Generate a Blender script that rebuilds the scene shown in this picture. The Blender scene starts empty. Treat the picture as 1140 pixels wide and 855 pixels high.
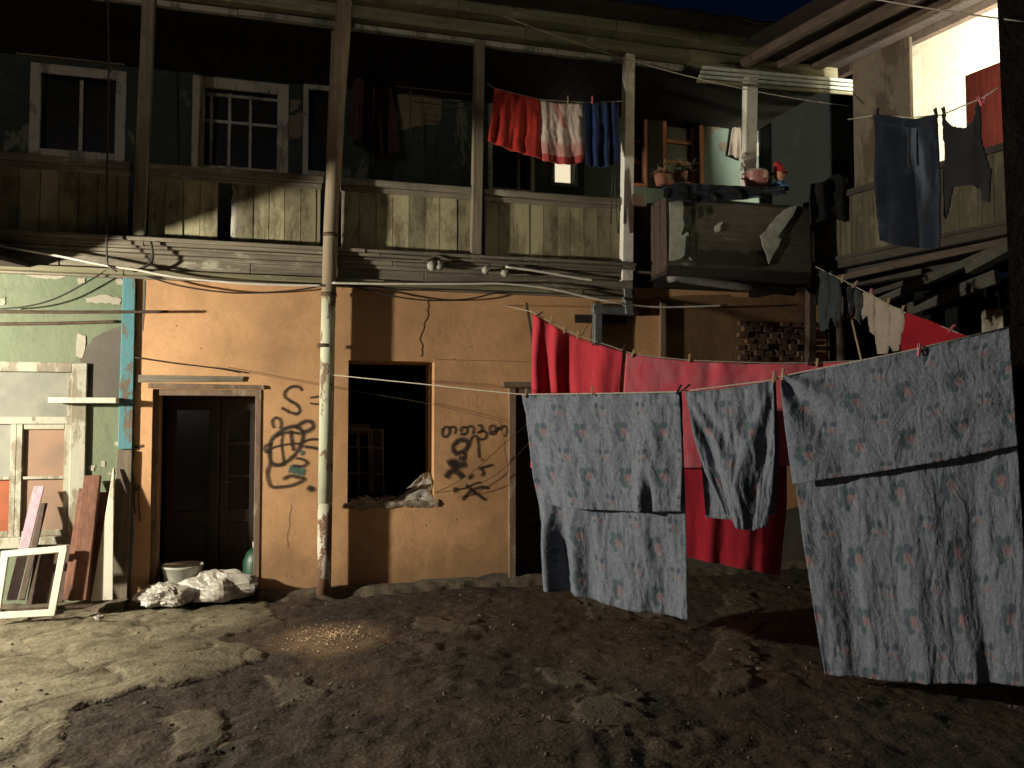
import bpy, math, random
from mathutils import Vector, Matrix, noise
R = math.radians
random.seed(7)
scene = bpy.context.scene
C = scene.collection

# ------------------------------------------------------------------ camera model
F = 880.0; HOR = 465.0; CH = 1.6
PITCH = math.atan((HOR-427.5)/F)
FW = Vector((0, math.cos(PITCH), math.sin(PITCH))); UP = Vector((0, -math.sin(PITCH), math.cos(PITCH)))
CAM = Vector((0, 0, CH))
def ray(u, v):
    return FW + Vector(((u-570)/F, 0, 0)) + UP*((427.5-v)/F)
def at(u, v, Y):
    r = ray(u, v); return CAM + r*(Y/r.y)
# main facade frame: s to the right, d into the house, z up
FA = math.atan(0.264)
O = Vector((0, 7.7, 0)); T = Vector((math.cos(FA), math.sin(FA), 0)); M = Vector((-math.sin(FA), math.cos(FA), 0))
def P(s, d, z): return O + T*s + M*d + Vector((0, 0, z))
def fac(u, v, d=0.0):
    r = ray(u, v); k = ((O-CAM).dot(M)+d)/r.dot(M); p = CAM + r*k
    return p
def fs(u, v, d=0.0):
    p = fac(u, v, d) - O; return p.dot(T), p.z
# right wing frame
RO = Vector((3.26, 8.56, 0)); RT = Vector((.461, -.888, 0)).normalized(); RN = Vector((RT.y, -RT.x, 0))  # RN: toward courtyard
def RP(s, d, z): return RO + RT*s + RN*d + Vector((0, 0, z))
def rs(u, v, d=0.0):
    r = ray(u, v); k = ((RO-CAM).dot(RN)+d)/r.dot(RN); p = CAM + r*k - RO
    return p.dot(RT), p.z

def nz(x, y=0, z=0): return noise.noise(Vector((x, y, z)))
def fbm(x, y, z=0, o=4):
    a = 0; s = 1; t = 0
    for i in range(o):
        a += s*noise.noise(Vector((x, y, z))); x *= 2.03; y *= 2.03; z += 3.1; s *= .5
    return a

# ------------------------------------------------------------------ materials
def newmat(name):
    m = bpy.data.materials.new(name); m.use_nodes = True
    nt = m.node_tree; nt.nodes.clear()
    out = nt.nodes.new('ShaderNodeOutputMaterial'); b = nt.nodes.new('ShaderNodeBsdfPrincipled')
    nt.links.new(b.outputs[0], out.inputs[0])
    return m, nt, b, out
class NB:
    def __init__(s, nt): s.nt = nt
    def n(s, t, **k):
        x = s.nt.nodes.new(t)
        for a, b in k.items(): setattr(x, a, b)
        return x
    def link(s, a, b): s.nt.links.new(a, b)
    def val(s, sock, v):
        if isinstance(v, bpy.types.NodeSocket): s.link(v, sock)
        else: sock.default_value = v
    def math(s, op, a, b=0.0, c=None, clamp=False):
        x = s.n('ShaderNodeMath', operation=op, use_clamp=clamp)
        s.val(x.inputs[0], a); s.val(x.inputs[1], b)
        if c is not None: s.val(x.inputs[2], c)
        return x.outputs[0]
    def mix(s, f, a, b, mode='MIX'):
        x = s.n('ShaderNodeMix', data_type='RGBA', blend_type=mode)
        s.val(x.inputs[0], f); s.val(x.inputs[6], col(a)); s.val(x.inputs[7], col(b))
        return x.outputs[2]
    def coord(s, scale=(1, 1, 1), kind='Object', loc=(0, 0, 0)):
        tc = s.n('ShaderNodeTexCoord'); mp = s.n('ShaderNodeMapping')
        s.link(tc.outputs[kind], mp.inputs[0]); mp.inputs['Scale'].default_value = scale; mp.inputs['Location'].default_value = loc
        return mp.outputs[0]
    def noise(s, vec, scale=5, detail=6, rough=.6, dist=0.0):
        x = s.n('ShaderNodeTexNoise'); s.link(vec, x.inputs['Vector'])
        x.inputs['Scale'].default_value = scale; x.inputs['Detail'].default_value = detail
        x.inputs['Roughness'].default_value = rough; x.inputs['Distortion'].default_value = dist
        return x.outputs['Fac']
    def ramp(s, f, lo, hi):
        x = s.n('ShaderNodeMapRange'); s.link(f, x.inputs[0]); x.inputs[1].default_value = lo; x.inputs[2].default_value = hi
        x.interpolation_type = 'SMOOTHSTEP'
        return x.outputs[0]
    def bump(s, h, strength=.5, dist=.01, prev=None):
        x = s.n('ShaderNodeBump'); s.link(h, x.inputs['Height']); x.inputs['Strength'].default_value = strength
        x.inputs['Distance'].default_value = dist
        if prev is not None: s.link(prev, x.inputs['Normal'])
        return x.outputs[0]
def col(c):
    if isinstance(c, bpy.types.NodeSocket): return c
    return (c[0], c[1], c[2], 1)

def plaster(name, c1, c2, c3=None, stain=(.12, .10, .08), stain_lo=.6, stain_hi=.72, rough=.9, bump=.012, chips=0, foot_dirt_dim=False):
    m, nt, b, out = newmat(name); N = NB(nt)
    v = N.coord()
    n1 = N.noise(v, .9, 6, .62, .3); n2 = N.noise(v, 7, 8, .65); n3 = N.noise(v, 60, 4, .6)
    c = N.mix(N.ramp(n1, .35, .65), c1, c2)
    c = N.mix(N.math('MULTIPLY', N.ramp(n2, .45, .7), .5), c, c3 or tuple(x*.75 for x in c2))
    st = N.noise(N.coord((1.3, 1, .5), loc=(3, 5, 1)), 1.7, 8, .7, .4)
    c = N.mix(N.math('MULTIPLY', N.ramp(st, stain_lo, stain_hi), .75), c, stain)
    # thin drip streaks and pock marks of dirt
    dr = N.noise(N.coord((9, 9, .6), loc=(1, 7, 3)), 1.6, 5, .7)
    c = N.mix(N.math('MULTIPLY', N.ramp(dr, .6, .78), .35), c, tuple(x*.5 for x in c1))
    vo = N.n('ShaderNodeTexVoronoi'); N.link(N.coord(loc=(.3, .2, .9)), vo.inputs['Vector']); vo.inputs['Scale'].default_value = 5.5
    c = N.mix(N.math('MULTIPLY', N.math('LESS_THAN', vo.outputs['Distance'], .045), .7), c, (.06, .04, .03))
    if foot_dirt_dim:   # foot dirt that also paints in the weaker low light; smoky grime clouds
        sz = N.n('ShaderNodeSeparateXYZ'); N.link(v, sz.inputs[0])
        hz = N.math('ADD', sz.outputs[2], N.math('MULTIPLY', N.math('SUBTRACT', N.noise(v, 2.2, 8, .7), .5), 1.5))
        c = N.mix(N.math('MULTIPLY', N.math('SUBTRACT', 1, N.ramp(hz, .05, .62)), .55), c, (.17, .11, .065))
        sm_ = N.noise(N.coord(loc=(6, 1, 2)), .75, 5, .55, .2)
        c = N.mix(N.math('MULTIPLY', N.ramp(sm_, .46, .72), .55), c, (.25, .14, .075))
        fn = N.noise(v, 26, 8, .8)
        c = N.mix(N.math('MULTIPLY', N.ramp(fn, .5, .75), .3), c, (.30, .19, .11))
    if chips:
        ch = N.noise(N.coord(loc=(9, 2, 4)), 3.1, 10, .75)
        k = N.ramp(ch, chips, chips+.015)
        c = N.mix(k, c, (.55, .52, .42))
    nt.links.new(c, b.inputs['Base Color']); b.inputs['Roughness'].default_value = rough; b.inputs['Specular IOR Level'].default_value = .15
    h = N.math('ADD', N.math('MULTIPLY', n1, 2.0), N.math('ADD', N.math('MULTIPLY', n2, .5), N.math('MULTIPLY', n3, .12)))
    nt.links.new(N.bump(h, .8, bump), b.inputs['Normal'])
    return m

def wood(name, c1, c2, grain=(1, 1, .08), island=.5, paint=None, paint_lo=.5, paint_w=.06, rough=.85, bump=.004, dirt=.5):
    m, nt, b, out = newmat(name); N = NB(nt)
    v = N.coord(grain); v1 = N.coord()
    g = N.noise(v, 28, 6, .65, .2); g2 = N.noise(v1, 4, 6, .65)
    c = N.mix(N.ramp(g, .3, .7), c1, c2)
    if paint:
        pn = N.noise(N.coord(tuple(.35+.65*x for x in grain), loc=(2, 3, 1)), 5, 10, .75)
        c = N.mix(N.ramp(pn, paint_lo, paint_lo+paint_w), c, paint)
    geo = N.n('ShaderNodeNewGeometry')
    ri = N.math('MULTIPLY_ADD', geo.outputs['Random Per Island'], island, 1-island*.55)
    hs = N.n('ShaderNodeHueSaturation'); N.link(c, hs.inputs['Color']); N.link(ri, hs.inputs['Value'])
    hs.inputs['Saturation'].default_value = 1
    c = N.mix(N.math('MULTIPLY', N.ramp(g2, .5, .75), dirt), hs.outputs[0], tuple(x*.35 for x in c1))
    nt.links.new(c, b.inputs['Base Color']); b.inputs['Roughness'].default_value = rough
    h = N.math('ADD', g, N.math('MULTIPLY', g2, .8))
    nt.links.new(N.bump(h, .7, bump), b.inputs['Normal'])
    return m

def simple(name, c1, c2=None, scale=8, rough=.8, metal=0, bump=.003, spec=.5):
    m, nt, b, out = newmat(name); N = NB(nt)
    v = N.coord(); n = N.noise(v, scale, 8, .65)
    nt.links.new(N.mix(N.ramp(n, .35, .68), c1, c2 or tuple(x*.65 for x in c1)), b.inputs['Base Color'])
    b.inputs['Roughness'].default_value = rough; b.inputs['Metallic'].default_value = metal
    b.inputs['Specular IOR Level'].default_value = spec
    nt.links.new(N.bump(n, .6, bump), b.inputs['Normal'])
    return m

def emis(name, c, s):
    m, nt, b, out = newmat(name)
    b.inputs['Base Color'].default_value = col(c); b.inputs['Emission Color'].default_value = col(c); b.inputs['Emission Strength'].default_value = s
    return m

def fabric(name, c1, c2, scale=3, weave=900, fade=None, rough=.9, bump=.002, sheen=.2):
    m, nt, b, out = newmat(name); N = NB(nt)
    v = N.coord(); n = N.noise(v, scale, 6, .6); w = N.noise(v, 220, 2, .5)
    wr = N.noise(N.coord((1, 1, .35)), 16, 6, .65, .6)
    c = N.mix(N.ramp(n, .35, .68), c1, c2)
    c = N.mix(N.math('MULTIPLY', N.ramp(w, .4, .7), .25), c, tuple(x*.6 for x in c1))
    if fade: c = N.mix(N.math('MULTIPLY', N.ramp(N.noise(N.coord((1, 1, .35), loc=(.2, 0, 2)), 4.5, 5, .6), .54, .72), .8), c, fade)
    nt.links.new(c, b.inputs['Base Color']); b.inputs['Roughness'].default_value = rough
    b.inputs['Sheen Weight'].default_value = sheen; b.inputs['Specular IOR Level'].default_value = .15
    nt.links.new(N.bump(N.math('ADD', wr, N.math('MULTIPLY', w, .1)), .8, bump*3), b.inputs['Normal'])
    # a little light passes through thin cloth
    tr = N.n('ShaderNodeBsdfTranslucent'); nt.links.new(c, tr.inputs[0])
    mx = N.n('ShaderNodeMixShader'); mx.inputs[0].default_value = .12
    nt.links.new(b.outputs[0], mx.inputs[1]); nt.links.new(tr.outputs[0], mx.inputs[2]); nt.links.new(mx.outputs[0], out.inputs[0])
    return m

def floral():
    m, nt, b, out = newmat('blue_grey_floral_cotton'); N = NB(nt)
    uvn = N.n('ShaderNodeUVMap'); uv = uvn.outputs[0]
    sx = N.n('ShaderNodeSeparateXYZ'); 
    wn = N.n('ShaderNodeTexNoise'); N.link(uv, wn.inputs['Vector']); wn.inputs['Scale'].default_value = 9
    off = N.n('ShaderNodeVectorMath', operation='MULTIPLY_ADD'); N.link(wn.outputs['Color'], off.inputs[0])
    off.inputs[1].default_value = (.05, .05, 0); N.link(uv, off.inputs[2])
    N.link(off.outputs[0], sx.inputs[0])
    X, Y = sx.outputs[0], sx.outputs[1]
    # jacquard ground
    jq = N.noise(uv, 26, 5, .7, 1.5); jf = N.noise(uv, 160, 3, .6)
    base = N.mix(N.ramp(jq, .42, .6), (.118, .134, .172), (.162, .182, .222))
    base = N.mix(N.math('MULTIPLY', N.ramp(jf, .4, .65), .25), base, (.08, .09, .12))
    cell = .27
    def dots(ox, oy, lst, c, csz):
        nonlocal base
        fx = N.math('SUBTRACT', N.math('FRACT', N.math('ADD', N.math('DIVIDE', X, csz[0]), ox)), .5)
        fy = N.math('SUBTRACT', N.math('FRACT', N.math('ADD', N.math('DIVIDE', Y, csz[1]), oy)), .5)
        fx = N.math('MULTIPLY', fx, csz[0]); fy = N.math('MULTIPLY', fy, csz[1])
        for (dx, dy, r, cc) in lst:
            a = N.math('SUBTRACT', fx, dx); bb = N.math('SUBTRACT', fy, dy)
            d = N.math('SQRT', N.math('ADD', N.math('MULTIPLY', a, a), N.math('MULTIPLY', bb, bb)))
            d = N.math('ADD', d, N.math('MULTIPLY', N.math('SUBTRACT', jf, .5), .012))
            k = N.math('SUBTRACT', 1, N.ramp(d, r*.75, r*1.1))
            k = N.math('MULTIPLY', k, N.math('MULTIPLY_ADD', jq, .8, .35), clamp=True)
            base = N.mix(k, base, cc)
    teal = (.045, .062, .09); pink = (.20, .115, .125); teal2 = (.045, .08, .08); pale = (.19, .17, .21)
    big = [(-.022, .03, .024, teal2), (.02, .035, .022, teal), (-.03, -.008, .024, teal), (-.012, -.04, .020, teal2), (.012, .002, .024, pink), (.035, -.02, .018, pale)]
    sm = [(-.02, .02, .018, teal), (.0, -.012, .013, pink), (.022, .018, .016, teal), (-.02, -.03, .012, teal2), (.03, -.02, .012, pink)]
    big = [(a*1.3, b*1.3, c*1.25, d) for a, b, c, d in big]; sm = [(a*1.3, b*1.3, c*1.2, d) for a, b, c, d in sm]
    dots(.1, .2, big, None, (.34, .33)); dots(.6, .7, sm, None, (.34, .33))
    b.inputs['Roughness'].default_value = .9; b.inputs['Specular IOR Level'].default_value = .12; b.inputs['Sheen Weight'].default_value = .15
    nt.links.new(base, b.inputs['Base Color'])
    mp = N.n('ShaderNodeMapping'); N.link(uv, mp.inputs[0]); mp.inputs['Scale'].default_value = (1, .45, 1)
    w1 = N.noise(mp.outputs[0], 11, 4, .55, 1.6)
    w2 = N.noise(uv, 30, 3, .5, 1.2)
    h = N.math('ADD', w1, N.math('MULTIPLY', w2, .35))
    nt.links.new(N.bump(h, 1.0, .014), b.inputs['Normal'])
    return m

def towel_mat():   # pale towel with a rose coloured patterned lower border
    m, nt, b, out = newmat('white_towel_with_rose_border'); N = NB(nt)
    uvn = N.n('ShaderNodeUVMap'); sx = N.n('ShaderNodeSeparateXYZ'); N.link(uvn.outputs[0], sx.inputs[0])
    X, Y = sx.outputs[0], sx.outputs[1]
    n = N.noise(uvn.outputs[0], 30, 4, .6)
    yy = N.math('ADD', Y, N.math('MULTIPLY', N.math('SUBTRACT', n, .5), .25))
    k = N.ramp(yy, .62, .72); base = N.mix(N.math('MULTIPLY', k, .55), (.62, .50, .44), (.45, .07, .08))
    base = N.mix(N.ramp(Y, .87, .88), base, (.42, .06, .06))
    wv = N.math('LESS_THAN', N.math('ABSOLUTE', N.math('SUBTRACT', X, N.math('MULTIPLY_ADD', Y, .45, .35))), .07)
    k2 = N.math('MULTIPLY', wv, N.math('LESS_THAN', Y, .4))
    base = N.mix(N.math('MULTIPLY', k2, .6), base, (.5, .1, .08))
    nt.links.new(base, b.inputs['Base Color']); b.inputs['Roughness'].default_value = .95
    nt.links.new(N.bump(N.noise(N.coord(), 150, 3), .5, .004), b.inputs['Normal'])
    return m

MT = {}
MT['orange'] = plaster('orange_plaster', (.64, .372, .19), (.54, .312, .16), (.45, .268, .15), foot_dirt_dim=True, stain_lo=.64, stain_hi=.78)
MT['green'] = plaster('peeling_green_plaster', (.175, .20, .13), (.145, .175, .115), (.18, .20, .138), stain=(.10, .11, .085), stain_lo=.58, stain_hi=.7, chips=.70, bump=.02)
MT['greyplaster'] = plaster('bare_grey_render', (.10, .09, .075), (.15, .135, .115), stain_lo=.7, stain_hi=.8)
MT['brownplaster'] = plaster('stained_brown_plaster', (.16, .10, .055), (.24, .145, .075), stain=(.04, .03, .02), stain_lo=.5, stain_hi=.62)
MT['chip'] = plaster('chipped_lime', (.42, .39, .31), (.34, .31, .25), stain_lo=.6, stain_hi=.7)
MT['pier'] = plaster('dark_rough_plaster', (.038, .028, .022), (.058, .043, .034), stain=(.035, .028, .024), stain_lo=.5, stain_hi=.65, bump=.03)
MT['gallery'] = plaster('dark_teal_papered_wall', (.035, .046, .040), (.028, .038, .034), (.06, .064, .05), stain=(.15, .14, .11), stain_lo=.58, stain_hi=.62)
MT['mint'] = plaster('mint_plaster', (.15, .20, .165), (.165, .215, .18), stain=(.24, .20, .135), stain_lo=.56, stain_hi=.6, chips=.68)
MT['cream'] = plaster('cream_wall', (.72, .68, .52), (.68, .62, .46), stain_lo=.8, stain_hi=.9)
MT['beige'] = plaster('worn_beige_plaster', (.18, .15, .11), (.14, .115, .085), stain=(.07, .05, .035), stain_lo=.52, stain_hi=.6)
MT['teal_post'] = wood('peeling_turquoise_paint', (.10, .07, .05), (.16, .12, .08), (1, 1, .15), 0, (.075, .21, .235), .43, .04, dirt=.3)
MT['post_grey'] = wood('dirty_post', (.10, .08, .055), (.17, .14, .10), (1, 1, .1), 0, dirt=.5)
MT['parapet'] = wood('olive_painted_boards', (.125, .105, .06), (.20, .17, .10), (1, 1, .05), .75, (.33, .30, .18), .38, .16, dirt=.55)
MT['oldwood'] = wood('weathered_grey_wood', (.12, .10, .075), (.24, .21, .155), (.06, 1, 1), .35, (.33, .31, .23), .58, .06, dirt=.6)
MT['wingboard'] = wood('dimmed_weathered_boards', (.055, .047, .028), (.09, .078, .045), (1, 1, .05), .6, (.13, .118, .07), .48, .12, dirt=.6)  # darker copy of the parapet boards; the wing's dimness is put into colour
MT['wingwood'] = wood('dimmed_grey_joists', (.03, .025, .019), (.055, .046, .036), (.08, .08, .5), .5, (.10, .09, .07), .6, .06, dirt=.6)  # joists darkened in colour so they stay dim under the lamp
MT['endwall'] = plaster('shade_black_end_wall', (.007, .008, .007), (.005, .006, .005), (.008, .008, .007), stain=(.012, .011, .009))  # shade put into the colour: near-black so the lamplit end wall stays dark
MT['leanto'] = wood('grey_lean_to_timber', (.045, .042, .035), (.08, .075, .062), (.3, .3, .5), .3, dirt=.5)
MT['eaveboards'] = wood('dark_brown_eave_boards', (.022, .014, .010), (.038, .025, .018), (1, 1, .5), .5)
MT['purlin'] = wood('brown_purlin', (.06, .04, .028), (.10, .068, .048), (.2, .2, .5), .3)
MT['beam'] = wood('greenish_old_beam', (.11, .10, .055), (.21, .195, .12), (.05, 1, 1), .35, (.25, .27, .17), .58, .05, dirt=.5)
MT['post'] = wood('grey_timber_post', (.12, .10, .07), (.24, .20, .14), (1, 1, .05), .1, dirt=.4)
MT['whitepost'] = wood('whitewashed_post', (.5, .47, .39), (.62, .58, .49), (1, 1, .08), .1, (.78, .75, .66), .42, .06, dirt=.2)
MT['pole'] = wood('peeling_pole', (.19, .145, .095), (.27, .215, .15), (1, 1, .05), 0, (.36, .32, .24), .60, .05, dirt=.35)
MT['pole_paint'] = wood('flaking_pale_pole', (.15, .09, .06), (.22, .15, .09), (1, 1, .18), 0, (.50, .52, .38), .42, .04, dirt=.35)
MT['pole_low'] = wood('flaking_pole_foot', (.14, .07, .045), (.22, .12, .07), (1, 1, .25), 0, (.52, .50, .40), .52, .03, dirt=.5)
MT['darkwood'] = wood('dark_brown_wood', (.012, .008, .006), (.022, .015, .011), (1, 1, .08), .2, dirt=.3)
MT['doorwood'] = wood('old_brown_door', (.008, .005, .004), (.014, .009, .007), (1, 1, .08), .2, rough=.6, dirt=.3)
MT['frame'] = wood('worn_door_frame', (.14, .09, .06), (.22, .15, .10), (1, 1, .08), .2, (.30, .25, .18), .56, .05, dirt=.5)
MT['whiteframe'] = wood('dirty_white_window_paint', (.17, .145, .10), (.22, .195, .145), (1, 1, .12), .15, (.34, .33, .26), .45, .08, dirt=.55)
MT['trim'] = wood('dull_cream_trim', (.12, .11, .095), (.20, .185, .16), (1, 1, .12), .15, (.32, .305, .26), .42, .06, dirt=.4)
MT['orangewood'] = wood('orange_brown_frame', (.34, .13, .06), (.48, .20, .09), (1, 1, .1), .1, dirt=.3)
MT['plank_brown'] = wood('reddish_brown_plank', (.11, .045, .028), (.19, .085, .05), (1, 1, .07), .25, dirt=.5)
MT['plank_dark'] = wood('dark_chipboard', (.045, .028, .02), (.085, .055, .04), (1, 1, .5), .1, dirt=.3)
MT['plank_white'] = wood('white_painted_board', (.36, .32, .24), (.46, .42, .33), (1, 1, .1), .1, (.55, .53, .44), .40, .05, dirt=.2)
MT['plank_lilac'] = wood('lilac_painted_batten', (.30, .22, .26), (.40, .31, .36), (1, 1, .1), 0, dirt=.2)
MT['metal_rust'] = simple('rusty_steel', (.10, .065, .04), (.06, .035, .02), 18, .7, .3)
MT['tin'] = simple('galvanised_sheet', (.22, .23, .235), (.13, .135, .14), 5, .55, .4)
MT['pipe'] = simple('grey_pipe', (.24, .23, .22), (.14, .13, .12), 9, .6)
MT['cable_white'] = simple('white_cable', (.7, .67, .58), (.55, .52, .45), 9, .6)
MT['cable_dark'] = simple('dark_cable', (.035, .028, .022), (.02, .018, .015), 9, .6)
MT['wire'] = simple('thin_steel_wire', (.16, .13, .10), (.1, .08, .06), 9, .5, .3)
MT['rope'] = simple('pale_rope', (.42, .38, .32), (.3, .27, .22), 40, .9)
MT['glassdark'] = simple('dark_window_glass', (.012, .012, .012), (.02, .018, .016), 3, .2, 0, .0)
MT['pane_hazy'] = simple('hazy_grey_pane', (.24, .24, .20), (.15, .155, .13), 2.2, .35, 0, .001)
MT['pane_dim'] = simple('dim_frosted_pane', (.10, .10, .09), (.06, .06, .055), 30, .4, 0, .003)
MT['pane_dusty'] = simple('dusty_pane_with_paper', (.30, .185, .125), (.21, .15, .11), 2.6, .32, 0, .001)
MT['pane_orange'] = simple('orange_backed_pane', (.30, .09, .04), (.22, .07, .035), 3, .35, 0, .001)
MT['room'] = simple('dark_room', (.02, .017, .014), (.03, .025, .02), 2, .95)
MT['lit_pane'] = emis('lit_window_pane', (1, .86, .58), .9)
MT['footmud'] = simple('crumbling_footing', (.11, .085, .055), (.065, .05, .034), 9, .95, 0, .02)
MT['brick'] = simple('loose_brick', (.115, .062, .04), (.06, .038, .028), 14, .95, 0, .008)
MT['stone'] = simple('grey_pebble', (.13, .11, .085), (.075, .06, .045), 20, .95, 0, .006)
MT['rubble'] = simple('mortar_rubble', (.30, .25, .18), (.17, .13, .09), 16, .95, 0, .008)
MT['roof'] = simple('corrugated_roof', (.07, .05, .04), (.045, .03, .025), 6, .9)
MT['bag'] = simple('crinkled_white_plastic', (.42, .40, .35), (.27, .25, .215), 3, .36, 0, .03)
MT['bucket'] = simple('grimy_white_bucket', (.42, .42, .36), (.28, .28, .23), 7, .5)
MT['greenp'] = simple('green_plastic', (.012, .06, .03), (.01, .045, .022), 5, .45)
MT['pinkpot'] = simple('pink_enamel', (.36, .15, .13), (.28, .11, .10), 7, .4)
MT['whiteenamel'] = simple('white_enamel', (.62, .56, .50), (.5, .45, .4), 7, .4)
MT['redfelt'] = simple('red_felt', (.5, .03, .03), (.38, .02, .02), 20, .9)
MT['skin'] = simple('doll_vinyl', (.52, .26, .15), (.45, .22, .12), 6, .6)
MT['bluecl'] = simple('blue_doll_cloth', (.06, .12, .26), (.04, .09, .2), 20, .9)
MT['leaf'] = simple('dusty_leaf', (.09, .10, .045), (.06, .07, .03), 14, .7)
MT['clay'] = simple('clay_pot', (.26, .11, .07), (.18, .08, .05), 12, .9)
MT['peg_wood'] = simple('pale_peg_wood', (.42, .30, .17), (.3, .21, .12), 30, .8)
MT['peg_dark'] = simple('dark_peg_plastic', (.03, .022, .022), (.02, .015, .015), 30, .5)
MT['peg_pink'] = simple('pink_peg_plastic', (.6, .16, .2), (.5, .12, .16), 30, .5)
MT['reddoor'] = wood('dark_red_door', (.022, .004, .003), (.032, .006, .004), (1, 1, .1), .1, dirt=.2)
MT['reddoor'].node_tree.nodes['Principled BSDF'].inputs['Specular IOR Level'].default_value = .02
MT['floral'] = floral(); MT['towel'] = towel_mat()
MT['red'] = fabric('red_cotton', (.58, .048, .07), (.50, .042, .062), 3)
MT['deepred'] = fabric('deep_red_cotton', (.36, .014, .032), (.28, .012, .026), 3)
MT['pinkred'] = fabric('faded_pink_red_cotton', (.62, .085, .12), (.52, .15, .18), 5)
MT['towelred'] = fabric('red_terry', (.48, .035, .022), (.38, .026, .018), 6, bump=.003)
MT['navy'] = fabric('navy_terry', (.018, .038, .12), (.012, .025, .08), 6)
MT['denim'] = fabric('dark_blue_denim', (.006, .009, .017), (.011, .018, .034), 3, fade=(.05, .065, .10))
MT['jeans'] = MT['denim'].copy(); MT['jeans'].name = 'worn_blue_denim'
def _fade(m):
    nt = m.node_tree; N = NB(nt); b = [n for n in nt.nodes if n.type == 'BSDF_PRINCIPLED'][0]; c = b.inputs['Base Color'].links[0].from_socket
    uvn = N.n('ShaderNodeUVMap'); sx = N.n('ShaderNodeSeparateXYZ'); N.link(uvn.outputs[0], sx.inputs[0])
    V = N.math('MULTIPLY', sx.outputs[1], -1.0); w_ = N.noise(uvn.outputs[0], 5, 5, .6)
    d = N.math('ABSOLUTE', N.math('SUBTRACT', N.math('ADD', sx.outputs[0], N.math('MULTIPLY', N.math('SUBTRACT', w_, .5), .25)), N.math('MULTIPLY_ADD', V, .35, .52)))
    k = N.math('MULTIPLY', N.math('SUBTRACT', 1, N.ramp(d, .02, .16)), N.math('SUBTRACT', 1, N.ramp(V, .35, .75)))
    nt.links.new(N.mix(N.math('MULTIPLY', k, .8), c, (.085, .11, .16)), b.inputs['Base Color'])
_fade(MT['jeans'])
MT['greydenim'] = fabric('washed_grey_denim', (.04, .048, .050), (.02, .024, .026), 7)
MT['black'] = fabric('black_cloth', (.012, .012, .015), (.02, .02, .024), 4)
MT['maroon'] = fabric('dark_maroon_cloth', (.085, .028, .035), (.045, .018, .024), 4)
MT['whitecl'] = fabric('creamy_white_jersey', (.36, .30, .25), (.28, .23, .19), 6)
MT['brightred'] = fabric('bright_red_cloth', (.30, .008, .018), (.22, .006, .014), 4)
MT['tarp'] = wood('whitewashed_rough_panel', (.05, .044, .033), (.095, .085, .066), (.10, 1, 1), .1, (.30, .30, .26), .62, .03, dirt=.5)
MT['limewash'] = simple('flaking_limewash', (.44, .46, .41), (.30, .31, .27), 12, .95)

def spray():
    m, nt, b, out = newmat('black_spray_paint'); N = NB(nt)
    b.inputs['Base Color'].default_value = (.02, .016, .016, 1); b.inputs['Roughness'].default_value = .7
    uvn = N.n('ShaderNodeUVMap'); sx = N.n('ShaderNodeSeparateXYZ'); N.link(uvn.outputs[0], sx.inputs[0])
    d = N.math('ABSOLUTE', N.math('SUBTRACT', sx.outputs[1], .5))
    a = N.math('SUBTRACT', 1, N.ramp(d, .10, .5))
    n = N.noise(N.coord(), 30, 5, .7)
    a = N.math('MULTIPLY', a, N.math('MULTIPLY_ADD', n, 1.1, .35), clamp=True)
    a = N.math('MULTIPLY', a, N.ramp(N.noise(N.coord(loc=(3, 3, 3)), 90, 4, .8), .22, .46))
    a = N.math('MULTIPLY', a, .9)
    tr = N.n('ShaderNodeBsdfTransparent'); mx = N.n('ShaderNodeMixShader')
    N.link(a, mx.inputs[0]); N.link(tr.outputs[0], mx.inputs[1]); N.link(b.outputs[0], mx.inputs[2]); N.link(mx.outputs[0], out.inputs[0])
    return m
MT['spray'] = spray()
def sprayteal():
    m = MT['spray'].copy(); m.name = 'teal_spray_paint'
    for n in m.node_tree.nodes:
        if n.type == 'BSDF_PRINCIPLED': n.inputs['Base Color'].default_value = (.03, .13, .11, 1)
    return m
MT['sprayteal'] = sprayteal()

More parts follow.
